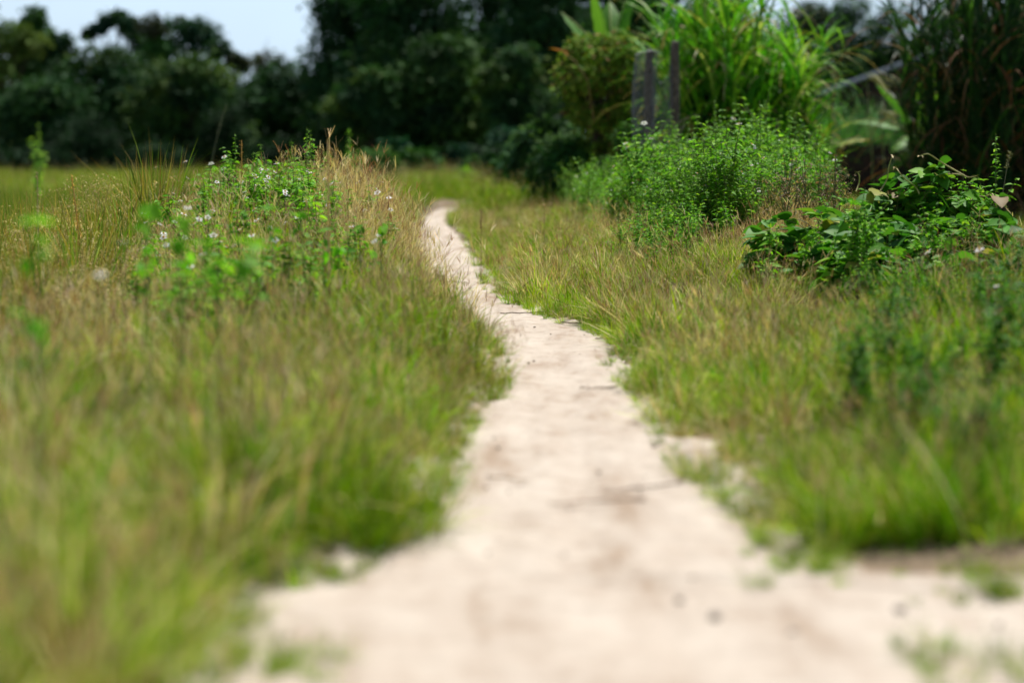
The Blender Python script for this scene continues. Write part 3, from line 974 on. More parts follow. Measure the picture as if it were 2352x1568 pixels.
# ------------------------------------------------------------------ bean sprigs rising out of the left verge (soft, near)
SPRIG_C = [(.09, .30, .012), (.13, .38, .018), (.19, .45, .03)]
sprigs = [(70, 512, 6.2, .085, 'large blurred dark green leaf sprig at the far left'),
          (345, 470, 8.4, .085, 'blurred bean sprig over the rice on the left'),
          (325, 515, 8.2, .07, 'blurred bean sprig below another over the rice'),
          (420, 505, 8.6, .07, 'blurred bean sprig left of the white blooms'),
          (410, 555, 8.2, .07, 'bean sprig with two blurred leaves under the rice ears'),
          (470, 560, 7.9, .07, 'blurred bean sprig in the centre of the left verge'),
          (575, 560, 7.8, .075, 'bean sprig with a wide blurred leaf group on the left verge'),
          (560, 600, 7.4, .075, 'blurred bean sprig lowest in the leaf group on the left verge'),
          (500, 600, 7.3, .07, 'lower bean sprig left of the leaf group on the verge'),
          (625, 480, 9.6, .06, 'bean sprig at the foot of the left mound'),
          (688, 495, 9.8, .055, 'small bean sprig under the tan stalk'),
          (745, 530, 10.2, .055, 'bean sprig with one upright leaf before the dry rim'),
          (778, 570, 10.3, .055, 'lower bean sprig before the dry rim of the mound'),
          (830, 520, 11.2, .05, 'bean sprig with dark leaves close to the dry rim'),
          (880, 522, 11.2, .05, 'bean sprig with leaves lit through at the right of the dry rim'),
          (855, 578, 10.8, .045, 'small bean sprig lowest beside the path'),
          (75, 735, 5.6, .06, 'blurred green leaf sprig low in the grass on the far left'),
          (800, 575, 10.6, .045, 'tiny bean sprig left of the path edge')]
for px, py, y, ls, lab in sprigs:
    q_ = .80 if y < 9 else .9
    y *= q_; ls *= q_ * .85
    x = wx(px, y)
    z0 = float(H(x, y))
    zt = wz(py, y) - z0
    o = thing('bean_sprig', lab, 'sprig', (x, y, z0), 0)
    mb = MB()
    ln = np.array([(N_(0, .02), N_(0, .02), 0), (N_(0, .015), 0, zt * .5), (0, 0, zt)])
    tube(mb, along(ln, np.linspace(0, 1, 6)), np.linspace(.003, .0016, 6), 5, (.12, .16, .05))
    mb.obj('stem', M_STEM, o)
    mb = MB()
    a0 = U(0, 6)
    for j in range(3):
        leaves(mb, [(0, 0, zt)], [a0 + j * 2.1], [U(-1.0, .35)], ls, ls * .8, pick(SPRIG_C, [1, 1, 1], 1), LEAF_HEART, fold=.25, curl=.15, roll=[N_(0, .4)])
    for j in range(4):
        leaves(mb, [(U(-.02, .02), U(-.02, .02), zt * U(.7, .95))], [U(0, 6)], [U(-.9, .6)], ls * .75, ls * .58, pick(SPRIG_C, [1, 1, 1], 1), LEAF_HEART, roll=[N_(0, .4)])
    mb.obj('leaf', M_WEED, o)

# ------------------------------------------------------------------ daisies
def daisy(px, py, y, lab, group, big=1.0):
    x = wx(px, y)
    z0 = float(H(x, y))
    zt = wz(py, y) - z0
    if zt < .08:
        zt = .08
    o = thing('daisy', lab, 'flower', (x, y, z0), 0, group)
    mb = MB()
    b = N_(0, .04, 2)
    tt = np.linspace(0, 1, 6)
    ln = np.stack([b[0] * (1 - tt) ** 2, b[1] * (1 - tt) ** 2, zt * tt], 1)
    tube(mb, ln, np.linspace(.0022, .0013, 6), 4, (.13, .16, .06))
    mb.obj('stem', M_STEM, o)
    f = link(bpy.data.objects.new('flower_head', FLOWER_ME[rng.integers(0, 3)]), o)
    f.location = (0, 0, zt + .002)
    f.rotation_euler = (U(.1, .9), N_(0, .4), U(0, 6))
    f.scale = (big,) * 3


for px, py, y in ((283, 556, 6.6), (230, 632, 6.0), (432, 478, 9.0), (458, 505, 10.2)):
    daisy(px, py, y, {283: 'big blurred white daisy over the left verge', 230: 'faint blurred white daisy lowest on the left verge', 432: 'blurred white daisy before the rice edge', 458: 'white daisy just right of the blurred one at the rice edge'}[px], None, .95)
for _ in range(54):
    y = U(9.4, 16.5); px = U(330, 910)
    hz = wz(330, y)
    x = wx(px, y)
    py = np.interp(y, [10, 12, 14, 16.5], [560, 500, 440, 380]) + U(-35, 35)
    if px > 780:
        py = max(py, 330 + (px - 760) * .75)
    daisy(px, py, y, 'small white daisy on the slope of the left mound', 'white daisies on the left mound', U(.85, 1.25))
for _ in range(16):
    y = U(14.6, 17); px = U(1560, 1900)
    daisy(px, U(360, 520), y, 'small white daisy in front of the thicket', 'white daisies before the thicket', U(.8, 1.1))
for px, py, y, lab in ((2132, 580, 10.6, 'white daisy in front of the vine leaves'), (2250, 575, 9.6, 'blurred white daisy at the right edge beside the vine'), (2050, 625, 11.2, 'white daisy low on the dark side of the vine'), (2000, 640, 11.4, 'small white daisy lowest on the vine mound')):
    daisy(px, py, y, lab, None, 1.3)

# ------------------------------------------------------------------ dry stalks standing above the grass
def stalk(px, py, y, lab, col, r=.004, head=.25, hr=2.2, lean=0.0, cat='stalk'):
    x = wx(px, y)
    z0 = float(H(x, y))
    zt = wz(py, y) - z0
    o = thing('dry_stalk', lab, cat, (x, y, z0))
    mb = MB()
    tt = np.linspace(0, 1, 8)
    ln = np.stack([lean * tt ** 2, 0 * tt, zt * tt], 1)
    tube(mb, ln, np.linspace(r, r * .6, 8), 5, col)
    mb.obj('stem', M_STEM, o)
    mb = MB()
    n = 60
    p = along(ln, U(1 - head, 1, n)) + N_(0, r * .8, (n, 3))
    leaves(mb, p, U(0, 2 * PI, n), U(.2, 1.2, n), U(.012, .022, n), .007, np.asarray(col) * U(.8, 1.3, (n, 1)), LEAF_LOW)
    mb.obj('seed_spike', M_GRASS, o)


OCH = (.50, .30, .08)
stalk(557, 322, 14.2, 'ochre seed spike standing on the left mound', OCH, .004, .55)
stalk(722, 400, 14.2, 'short ochre seed spike under the twin weed spires', OCH, .004, .5)
stalk(755, 325, 9.4, 'tall blurred tan stalk before the dry rim of the mound', (.48, .33, .14), .005, .6)
stalk(190, 405, 12.0, 'ochre bent leaf stalk over the rice at far left', OCH, .005, .4, lean=-.05)
stalk(88, 395, 11, 'thin tan stalk in front of the pale green sapling', (.42, .34, .18), .003, .3)
stalk(368, 395, 17, 'tan spike over the rice, left of two', OCH, .004, .5)
stalk(398, 398, 17, 'tan spike over the rice, right of two', OCH, .004, .5)
stalk(465, 240, 24, 'tall thin pale stem leaning before the dark trees', (.12, .14, .08), .006, .2, lean=.25)
stalk(1105, 485, 15.5, 'reddish grass stalk above the right verge crest', (.3, .18, .1), .002, .3)
stalk(1250, 470, 15.0, 'thin forked grass stalk on the right verge crest', (.3, .22, .12), .002, .25)
stalk(2290, 350, 12.5, 'thin forked grass stem right of the vine', (.16, .16, .09), .003, .15, lean=.06)

# ------------------------------------------------------------------ litter on the path
for k, (px, py, dx, dy, col) in enumerate(((1150, 731, 150, -6, (.10, .07, .045)), (1290, 752, 110, 4, (.12, .08, .05)), (1370, 790, 110, -4, (.22, .15, .09)), (1470, 826, 120, 4, (.24, .16, .1)),
                                           (1480, 1175, -230, 12, (.20, .13, .08)), (1580, 1130, -200, 28, (.17, .12, .08)), (1120, 1120, 120, 8, (.3, .22, .14)), (1010, 655, 60, 3, (.2, .14, .09)), (1420, 905, -90, 4, (.16, .11, .07)))):
    yy = 4998.0 / (py - 330)
    y2 = 4998.0 / (py + dy - 330)
    p0 = np.array([wx(px, yy), yy, .024]); p1 = np.array([wx(px + dx, y2), y2, .024])
    tt = np.linspace(0, 1, 12)[:, None]
    ln = p0 * (1 - tt) + p1 * tt + np.concatenate([np.cumsum(N_(0, .004, (12, 2)), 0), np.abs(N_(0, .002, (12, 1)))], 1)
    mb = MB()
    tube(mb, ln - p0, np.linspace(.0028, .0014, 12), 5, col)
    n = 14
    leaves(mb, along(ln - p0, U(0, 1, n)), U(0, 2 * PI, n), U(0, .6, n), U(.02, .05, n), .005, np.asarray(col) * 1.4, LEAF_LOW)
    o = mb.obj('grass_runner', M_STEM)
    o.location = p0
    tag(o, ['longest dark runner lying across the path at the first bend', 'short dark runner by the tuft foot on the path', 'thin runner in the sand before the brown tuft', 'pale runner lying near the right edge of the path',
            'brown runner creeping out from the right verge in front', 'blurred brown runner just behind another near the right verge', 'faint pale runner at the left edge of the path', 'tiny runner on the far stretch of path', 'short runner at the right path edge'][k], 'runner')


def pebble(px, py, s, lab, group=None, col=(.5, .44, .4)):
    yy = 4998.0 / (py - 330)
    mb = MB()
    nu_, nv = 8, 6
    V = []
    for i in range(nv + 1):
        for j in range(nu_):
            th, ph = PI * i / nv, 2 * PI * j / nu_
            V.append((math.sin(th) * math.cos(ph), .8 * math.sin(th) * math.sin(ph), .6 * math.cos(th)))
    V = np.array(V)
    V *= (1 + .18 * vnoise(V[:, 0] + px, V[:, 1] + V[:, 2], 1.5, 4))[:, None]
    q = [(i * nu_ + j, i * nu_ + (j + 1) % nu_, (i + 1) * nu_ + (j + 1) % nu_, (i + 1) * nu_ + j) for i in range(nv) for j in range(nu_)]
    mb.add(V * s, q=[f[::-1] for f in q])
    o = mb.obj('pebble', M_PEB)
    o.location = (wx(px, yy), yy, .018 + s * .25)
    o.rotation_euler = (0, 0, U(0, 6))
    tag(o, lab, 'pebble', group)


pebble(1332, 826, .008, 'small dark pebble on the path before the tuft')
pebble(1650, 1452, .015, 'largest blurred dark stone on the sand in front')
pebble(1830, 1490, .013, 'blurred stone on the sand right of the largest')
pebble(1565, 1410, .010, 'small blurred stone left of the largest on the sand')
pebble(2080, 1435, .014, 'small blurred stone on the sand far right')
pebble(1505, 1042, .010, 'small blurred pebble near the right path edge')
pebble(1228, 760, .007, 'tiny pebble at the left of the first bend')
for _ in range(26):
    py = U(760, 1540)
    yy = 4998.0 / (py - 330)
    xx = U(float(xl(yy)) + .06, min(float(xr(yy)), 1.2) - .06)
    pebble(1176 + xx / yy * F, py, U(.003, .007), 'tiny pebble scattered on the sandy path', 'tiny pebbles on the path')

# ------------------------------------------------------------------ fence posts and wire netting
FY = 25.0


def post(px, top, w, lab, lean):
    x = wx(px, FY)
    zt = wz(top, FY)
    o = MB()
    k = 9
    t = np.linspace(0, 1, k)
    pts = np.stack([lean * t + .008 * np.sin(t * 5 + px), 0 * t, -.2 + (zt + .2) * t], 1)
    T = np.linspace(1.05, .92, k)
    ring = []
    for i in range(k):
        a = np.arange(8) * 2 * PI / 8 + .4
        rr = w / 2 * T[i] * (1 + .08 * np.sin(3 * a + i))
        ring.append(np.stack([pts[i, 0] + rr * np.cos(a), rr * np.sin(a), np.full(8, pts[i, 2])], 1))
    ring = np.concatenate(ring)
    q = [(i * 8 + j, i * 8 + (j + 1) % 8, (i + 1) * 8 + (j + 1) % 8, (i + 1) * 8 + j) for i in range(k - 1) for j in range(8)]
    o.add(ring, q=q)
    o.add(np.concatenate([ring[-8:], [[pts[-1, 0], 0, zt + .015]]]), t=[(j, (j + 1) % 8, 8) for j in range(8)])
    ob = o.obj('fence_post', M_POST)
    ob.location = (x, FY, 0)
    return tag(ob, lab, 'fence post')


post(1545, 97, .105, 'taller weathered grey fence post right of the netting', .02)
post(1490, 118, .10, 'shorter grey fence post wrapped in wire netting', .0)


def netting(lab, p_of, nu_, nv_, rad, name='wire_netting'):
    """hexagon-like netting woven from thin zig-zag wires over a surface p_of(u,v)"""
    mb = MB()
    for i in range(nu_ + 1):
        pts = []
        for j in range(nv_ * 2 + 1):
            du = (.28 if (j % 2) else -.28) * (1 if i % 2 else -1)
            pts.append(p_of((i + du) / nu_, j / (nv_ * 2)))
        tube(mb, pts, rad, 3, cap=False)
    for j in (0, nv_):
        tube(mb, [p_of(u_, j / nv_) for u_ in np.linspace(0, 1, nu_)], rad * 1.5, 3, cap=False)
    o = mb.obj(name, M_WIRE)
    return tag(o, lab, 'wire netting')


# roll of netting wrapped round the left post (bulging to its left)
cx, zt, zb = wx(1478, FY), wz(122, FY), wz(330, FY)
netting('roll of grey wire netting wrapped round the shorter fence post', lambda u_, v: (cx + .115 * math.cos(u_ * 2 * PI) * (1 + .25 * v * math.cos(u_ * 2 * PI)) - .02 * math.sin(v * 3), FY + .115 * math.sin(u_ * 2 * PI), zb + (zt - zb) * v + .02 * math.sin(u_ * 9)), 24, 36, .0031)
xa, xb = wx(1495, FY), wx(1540, FY)
netting('flat wire netting hanging between the two fence posts', lambda u_, v: (xa + (xb - xa) * u_, FY - .05 + .05 * math.sin(u_ * PI), wz(335, FY) + (wz(150 + 40 * math.sin(u_ * PI), FY) - wz(335, FY)) * v), 10, 34, .0024)

# ------------------------------------------------------------------ elephant grass, reeds
E_GREEN = [(.05, .22, .010), (.10, .34, .014), (.20, .45, .025), (.03, .13, .012)]


def big_grass(name, label, x, y, rx, ry, n_culm, hh, per, L, W, cols, w, tips=None, dead=0.0, deadcols=TAN, curve=(1.0, 2.6), lowest=.15, cat='grass clump', leanout=.25):
    o = thing(name, label, cat, (x, y, float(H(x, y)) - .02))
    cm, fm, dm = MB(), MB(), MB()
    r = np.sqrt(U(0, 1, n_culm)); a = U(0, 2 * PI, n_culm)
    bx, by = rx * r * np.cos(a), ry * r * np.sin(a)
    hs = U(hh[0], hh[1], n_culm) * (1 - .25 * r ** 2)
    for i in range(n_culm):
        t = np.linspace(0, 1, 7)
        out = leanout * hs[i] * r[i]
        ln = np.stack([bx[i] + out * np.cos(a[i]) * t ** 1.6, by[i] + out * np.sin(a[i]) * t ** 1.6, hs[i] * t], 1)
        tube(cm, ln, np.linspace(.011, .005, 7), 5, pick(cols, w, 1)[0] * .8)
        k = per
        tn = U(lowest, 1.0, k)
        p = along(ln, tn)
        az = U(0, 2 * PI, k)
        c = pick(cols, w, k)
        tip = c * 1.05
        if tips is not None:
            td = U(0, 1, k) < .25
            tip[td] = pick(tips, [1] * len(tips), k)[td]
        dd = U(0, 1, k) < dead * (1.4 - tn)
        g = ~dd
        if g.any():
            blades(fm, p[g], az[g], U(L[0], L[1], g.sum()), U(W[0], W[1], g.sum()), U(.05, .45, g.sum()), U(curve[0], curve[1], g.sum()), 8, c[g], tip[g], twist=1.2)
        if dd.any():
            dc = pick(deadcols, [1] * len(deadcols), dd.sum())
            blades(dm, p[dd], az[dd], U(L[0], L[1], dd.sum()) * .9, U(W[0], W[1], dd.sum()) * .8, U(.6, 1.4, dd.sum()), U(1.4, 2.2, dd.sum()), 8, dc, dc, twist=1.2)
    cm.obj('culm', M_STEM, o)
    fm.obj('blade', M_REED, o)
    if dm.n:
        q = dm.obj('dead_blade', M_GRASS, o)
        q['label'] = 'dry brown hanging blades'
    return o


ey = 27.0
big_grass('elephant_grass', 'tall bright green clump of arching elephant grass behind the fence posts', wx(1690, ey), ey, .56, .7, 105, (1.3, 2.75), 16, (.65, 1.3), (.03, .064), E_GREEN, [1, 1.3, 1, .5], tips=[(.42, .36, .08), (.5, .42, .2)], dead=.2, deadcols=[(.50, .42, .24), (.40, .30, .16)], lowest=.52)
big_grass('elephant_grass', 'smaller bright grass clump leaning out right of the tall one', wx(1830, 26.5), 26.5, .30, .4, 26, (.8, 1.45), 12, (.5, .95), (.02, .036), E_GREEN, [1, 1.3, 1, .4], tips=[(.5, .3, .06)], dead=.06)
big_grass('lemongrass', 'bluish green grass clump with pale tips before the shed roof', wx(1945, 42), 42, .8, .6, 80, (1.1, 1.7), 12, (.6, 1.1), (.02, .034), [(.035, .15, .035), (.06, .2, .05), (.1, .26, .06)], [1, 1, .6], tips=[(.4, .44, .25)], dead=.03, curve=(.3, 1.6))
RB = [(.16, .07, .035), (.26, .13, .07), (.36, .22, .11)]
big_grass('reed_clump', 'towering dark reed clump with dry brown blades at the right edge', wx(2265, 27), 27, .75, .9, 150, (2.2, 3.9), 15, (.7, 1.3), (.026, .046), [(.012, .045, .012), (.022, .075, .015), (.06, .16, .025)], [1.2, 1, .25], dead=.36, deadcols=RB, lowest=.08, leanout=.12)
big_grass('reed_clump', 'second dark reed clump further right, mostly outside the picture', wx(2440, 28), 28, .8, .9, 120, (2.2, 4.0), 13, (.7, 1.3), (.026, .046), [(.022, .085, .02), (.04, .12, .025)], [1.2, 1], dead=.3, deadcols=RB, lowest=.08, leanout=.12)

# pale plume-like dead leaves beside the lemongrass
for px, py, y, ln_, lab in ((2005, 178, 29.5, .5, 'pale cream drooping dead leaf before the shed'), (2035, 260, 29.8, .34, 'shorter pale cream dead leaf tuft under the shed roof')):
    x = wx(px, y)
    zt = wz(py, y)
    z0 = float(H(x, y))
    o = thing('dead_leaf_plume', lab, 'dead leaf', (x, y, z0))
    mb = MB()
    tube(mb, [(0, 0, 0), (-.02, 0, (zt - z0) * .5), (-.10, 0, zt - z0)], .008, 5, (.2, .25, .1))
    mb.obj('stem', M_STEM, o)
    mb = MB()
    n = 26
    c = pick([(.55, .52, .34), (.46, .46, .26)], [1, 1], n)
    blades(mb, np.stack([-.10 + N_(0, .01, n), N_(0, .02, n), zt - z0 + N_(0, .02, n)], 1), N_(0, .35, n), U(ln_ * .7, ln_, n), U(.012, .03, n), U(1.3, 1.9, n), U(.8, 1.3, n), 7, c, c)
    mb.obj('blade', M_GRASS, o)

# ------------------------------------------------------------------ banana plants
def banana(label, px, y, specs, h=1.2, name='banana_plant'):
    x = wx(px, y)
    z0 = float(H(x, y))
    o = thing(name, label, 'banana plant', (x, y, z0))
    mb = MB()
    t = np.linspace(0, 1, 8)
    tube(mb, np.stack([.04 * t, 0 * t, h * t], 1), np.linspace(.10, .055, 8), 9, (.22, .24, .09))
    mb.obj('pseudostem', M_STEM, o)
    for (az, lean, curve, L, W, col, edge) in specs:
        mb = MB()
        S = 14
        s = np.linspace(0, 1, S + 1)
        th = lean + curve * s ** 1.3
        hx = np.concatenate([[0], np.cumsum(np.sin(th[:-1]) * L / S)])
        hz = np.concatenate([[0], np.cumsum(np.cos(th[:-1]) * L / S)])
        ctr = np.stack([.04 + hx * math.cos(az), hx * math.sin(az), h * .95 + hz], 1)
        side = np.array([-math.sin(az), math.cos(az), 0])
        prof = np.clip((s - .12) / .16, 0, 1) ** .6 * (1 - np.clip((s - .45) / .55, 0, 1) ** 2.4)
        T = np.gradient(ctr, axis=0); T /= np.linalg.norm(T, axis=1)[:, None]
        nrm = np.cross(T, side)
        K = 7
        V, C = [], []
        for j in range(K):
            f = (j / (K - 1)) * 2 - 1
            lat = f * .5 * W * prof
            V.append(ctr + side * lat[:, None] + nrm * (abs(f) * .16 * W * prof + .012 * np.sin(s * 40 + j) * abs(f))[:, None] * -1)
            cc = np.asarray(col) * (1.25 if j == 3 else 1.0) * U(.9, 1.1)
            c_ = np.repeat(cc[None], S + 1, 0)
            if edge is not None:
                e = (abs(f) ** 2) * sstep(.35, 1, s)
                c_ = c_ * (1 - e[:, None]) + np.asarray(edge)[None] * e[:, None]
            C.append(c_)
        V = np.stack(V, 1); C = np.stack(C, 1)
        i, j = np.meshgrid(np.arange(S), np.arange(K - 1))
        q = np.stack([i * K + j, i * K + j + 1, (i + 1) * K + j + 1, (i + 1) * K + j], 2).reshape(-1, 4)
        mb.add(V.reshape(-1, 3), q=q, c=C.reshape(-1, 3))
        lf = mb.obj('leaf', M_REED, o)
        rb = MB()
        tube(rb, ctr + nrm * .006, np.linspace(.016, .004, S + 1), 5, (.30, .36, .12))
        rb.obj('midrib', M_STEM, lf)
    return o


BG = (.07, .21, .02)
banana('banana plant with green leaves and a pale dead leaf left of the elephant grass', 1395, 30, [
    (PI - .35, .55, .45, 1.0, .36, BG, None), (PI + .5, .15, .3, 1.1, .30, (.12, .28, .03), None), (.4, .1, .5, 1.2, .36, BG, None),
    (PI - .2, 1.5, 1.2, .7, .26, (.07, .18, .02), (.5, .26, .06)), (-PI / 2, .6, 1.6, .9, .22, (.50, .44, .28), None), (PI / 2, .3, .7, 1.1, .34, BG, None)], h=1.8)
banana('banana plant behind the elephant grass with brown edged leaves', 1700, 30.5, [
    (.1, .75, .75, 1.2, .34, (.10, .24, .02), (.42, .2, .05)), (-.9, .9, 1.1, 1.1, .32, (.16, .28, .03), (.6, .3, .05)), (2.0, .3, .6, 1.1, .34, BG, None), (PI, .3, .7, 1.1, .34, BG, None)], h=1.75)
banana('banana plant with broad bright leaves left of the dark reeds', 2110, 32, [
    (PI + .2, .5, .6, 1.0, .34, BG, None), (PI - .3, 1.0, .9, 1.1, .36, (.08, .24, .02), None), (PI + .9, 1.3, 1.2, .9, .34, (.09, .25, .02), None), (.2, .3, .6, 1.1, .34, BG, None), (-PI / 2, .2, .5, 1.2, .34, (.13, .3, .03), None), (PI + .5, 1.9, .9, .8, .3, (.06, .17, .02), None)], h=1.25)
banana('low banana plant with a yellow tipped leaf right of the elephant grass', 1850, 30, [
    (.15, .9, .9, .85, .2, (.16, .3, .03), (.55, .28, .04)), (2.4, .4, .6, .8, .22, BG, None), (-1.2, .5, .9, .8, .22, BG, None)], h=.95)

# ------------------------------------------------------------------ trees, bushes
def make_tree(name, label, px, top, hw, y, cols, w, n_cl=26, per=280, leaf=.24, group=None, shape='round', base_frac=.0, lobes=None, cat='tree', trunk=True, clump=.42, depth=.9, airy=0.0, bare=0, mixed=False):
    """crown of many small leaf faces gathered in clumps of uneven size on limbs"""
    x = wx(px, y)
    z0 = float(H(x, y))
    ztop = wz(top, y) - z0
    rx = hw / F * y
    o = thing(name, label, cat, (x, y, z0), 0, group)
    wood, fm = MB(), MB()
    cl = []
    zb = base_frac * ztop
    if lobes is None:
        for _ in range(n_cl):
            t = U(0, 1) ** .8
            z = zb + (ztop - zb) * (.08 + .86 * t)
            if shape == 'round':
                rr = rx * math.sqrt(max(.12, 1 - (2 * (t - .42) / 1.16) ** 2))
            elif shape == 'cone':
                rr = rx * (1.02 - .68 * t)
            else:
                rr = rx * (.75 + .3 * math.sin(t * 7 + px))
            a = U(0, 2 * PI); q = math.sqrt(U(.15, 1))
            cr = clump * (rx if shape != 'cone' else rr + .25 * rx) * U(.4, 1.3)
            cl.append((rr * q * math.cos(a) * .85, depth * rr * q * math.sin(a) * .85, min(z, ztop - cr * .6), cr))
    else:
        for (lx, lz, lr) in lobes:
            for k in range(3):
                rr_ = lr / F * y
                cl.append(((lx - px) / F * y + N_(0, .25) * rr_, N_(0, .6) * rr_, wz(lz, y) - z0 + N_(0, .2) * rr_, rr_ * U(.7, 1)))
    nlimb = 0
    for (cx_, cy_, cz_, cr) in cl:
        m = int(per * (cr / (clump * rx + 1e-6)) ** 2) if lobes is None else per
        m = max(30, min(m, per * 2))
        d_ = N_(0, 1, (m, 3)); d_ /= np.linalg.norm(d_, axis=1)[:, None]
        rad = cr * (U(.2, .95, m) ** (.6 if airy == 0 else 1) + .3 * np.abs(N_(0, 1, m)) * (U(0, 1, m) < .5))
        P = np.array([cx_, cy_, cz_]) + d_ * rad[:, None] * np.array([1, 1, .72])
        base = pick(cols, w, 1)[0]
        if mixed:
            base = pick(cols, w, m)
        c = base * U(.7, 1.35, (m, 1)) * U(.92, 1.08, (m, 3))
        az = np.arctan2(d_[:, 1], d_[:, 0]) + N_(0, .9, m)
        l = leaf * U(.6, 1.3, m)
        leaves(fm, P, az, np.arcsin(np.clip(d_[:, 2], -1, 1)) * .5 + N_(-.2, .5, m), l, l * .62, c, LEAF_LOW, fold=.2, curl=.3, roll=N_(0, .6, m))
        if trunk and nlimb < 14:
            nlimb += 1
            t = np.linspace(0, 1, 6)[:, None]
            b0 = np.array([0, 0, max(.15, cz_ * U(.25, .5))])
            ln = b0 * (1 - t) + np.array([cx_, cy_, cz_]) * t + np.array([0, 0, .12 * ztop]) * np.sin(t * PI) * .4
            tube(wood, ln, np.linspace(.018 * ztop ** .8, .006, 6), 5)
    for _ in range(bare):
        p0 = np.array([N_(0, .4) * rx, 0, ztop * U(.6, .8)])
        t = np.linspace(0, 1, 6)[:, None]
        tip = p0 + np.array([N_(0, .45) * rx, N_(0, .3), ztop * U(.2, .36)])
        tube(wood, p0 * (1 - t) + tip * t + N_(0, .04, (6, 3)), np.linspace(.03, .008, 6), 4)
    if trunk:
        t = np.linspace(0, 1, 9)
        tube(wood, np.stack([.05 * np.sin(t * 4 + px), 0 * t, -.1 + (ztop * .8 + .1) * t], 1), np.linspace(.03 * ztop, .006 * ztop, 9), 8)
        wood.obj('trunk', M_BARK, o)
    fm.obj('crown' if trunk else 'foliage', M_TREE, o)
    return o


DARK = [(.020, .058, .022), (.028, .08, .026), (.04, .10, .026)]
MIDG = [(.032, .105, .024), (.05, .14, .028), (.075, .16, .032)]
OLIV = [(.065, .125, .024), (.10, .16, .03), (.05, .105, .024)]
VDARK = [(.009, .030, .012), (.014, .042, .015)]  # near-black greens: shade of the backlit forest foot put into leaf colour
BLUE = [(.016, .062, .032), (.022, .08, .038)]
BRWN = [(.06, .065, .035), (.045, .06, .03)]
w3 = (1, 1, .7)
T = make_tree
T('tree', 'pale olive bamboo like tree at the far left edge', 15, 45, 92, 96, OLIV, w3, shape='col', airy=1)
T('tree', 'pointed mid green tree tallest at the far left', 78, 0, 78, 106, MIDG, w3, shape='cone', n_cl=54)
T('tree', 'small dark tree right of the pointed one', 142, 62, 62, 104, DARK, w3, shape='col')
T('tree', 'broad rounded bushy tree in the left middle', 250, 106, 140, 91, OLIV + DARK, (.5, .5, .5, 1, 1, 1), n_cl=44)
T('tree', 'tree with a crown arching over to the left', 270, 45, 60, 110, DARK + BLUE, (1, 1, 1, 1, 1), per=150,
  lobes=[(213, 78, 14), (238, 66, 16), (252, 48, 16), (275, 44, 20), (298, 55, 20), (312, 78, 24), (322, 105, 30), (330, 140, 34), (320, 180, 40)])
T('tree', 'airy pale crowned tree at the skyline left of the dark round one', 383, 30, 66, 108, MIDG + BRWN, (1, 1, 1, .8, .8), shape='col', airy=1, n_cl=26)
T('tree', 'dark round crowned tree on the skyline', 458, 42, 72, 105, DARK + BLUE, (1, 1, 1, 1, 1), n_cl=32)
T('tree', 'thin grey green tree at the right of the skyline group', 523, 78, 46, 101, BRWN + DARK, (1, 1, 1, 1, .5), shape='col', airy=1)
T('tree', 'wide dark olive tree under the skyline group', 430, 128, 132, 89, DARK + OLIV, (1, 1, 1, .5, .4, .5), n_cl=40)
T('tree', 'brownish half bare tree in the gap of the sky', 612, 108, 52, 112, BRWN, (1, 1), shape='col', airy=1, per=90, bare=12)
T('tree', 'low dark tree filling the valley of the tree line', 560, 215, 70, 93, DARK, w3, n_cl=28)
T('tree', 'very dark tree sloping up towards the big ones', 670, 128, 110, 93, DARK, (1.4, 1, .4), n_cl=40)
T('tree', 'big dark tree whose left side cuts the sky', 815, -60, 120, 86, DARK, (1.4, 1, .4), n_cl=60)
T('tree', 'huge dark tree in the middle of the tree line', 960, -130, 160, 81, DARK + MIDG, (1, 1, 1, .3, .3, .1), n_cl=64)
T('tree', 'big dark tree right of the middle of the tree line', 1120, -150, 150, 85, DARK + MIDG, (1, 1, 1, .4, .4, .1), n_cl=60)
T('tree', 'big dark tree behind the banana leaves', 1255, -90, 120, 79, DARK, w3, n_cl=50)
T('tree', 'lower olive tinged tree in front of the huge dark one', 1015, 90, 110, 77, DARK + OLIV, (1, 1, 1, .5, .3, .5), n_cl=40)
T('tree', 'lower dark tree at the foot of the big trees', 850, 165, 85, 76, DARK + OLIV, (1, 1, 1, .2, .3, .3), n_cl=36)
T('tree', 'dark tree behind the shrub by the fence posts', 1180, 110, 90, 74, DARK + OLIV, (1, 1, 1, .2, .3, .3), n_cl=36)
T('tree', 'dark tree seen through the gap behind the elephant grass', 1480, -60, 120, 88, DARK, w3, n_cl=40)
T('tree', 'dark tree closing the sky above the olive shrub', 1390, -110, 115, 84, DARK, w3, n_cl=46)
T('tree', 'dark tree hidden mostly by the elephant grass', 1650, -40, 110, 92, DARK, w3, n_cl=40)
T('tree', 'distant grey green tree right of the elephant grass', 1850, 2, 95, 118, BLUE + BRWN, (1, 1, .5, .5), n_cl=36)
T('tree', 'distant grey green tree in the middle of the right gap', 1950, -8, 95, 121, BLUE + MIDG, (1, 1, .4, .3, .3), n_cl=36)
T('tree', 'distant darker tree beside the reeds', 2050, 4, 80, 116, BLUE + DARK, (1, 1, 1, 1, 1), n_cl=32)
T('tree', 'distant tree behind the dark reeds', 2200, -10, 120, 110, DARK, w3, n_cl=36)
T('tree', 'distant tree behind the right end of the reeds', 2400, -20, 120, 105, DARK, w3, n_cl=36)
T('tree', 'dark tree filling the low gap above the path end', 925, 120, 110, 97, VDARK + DARK, [1] * 5, n_cl=44)
T('tree', 'dark tree filling the low gap behind the left mound', 600, 190, 110, 97, VDARK + DARK, [1] * 5, n_cl=44)
T('tree', 'dark tree beyond the left edge of the picture', -120, 40, 110, 98, DARK, w3, n_cl=36)
T('tree', 'lower dark tree at the foot of the pointed one', 90, 190, 110, 88, DARK, w3, n_cl=34)

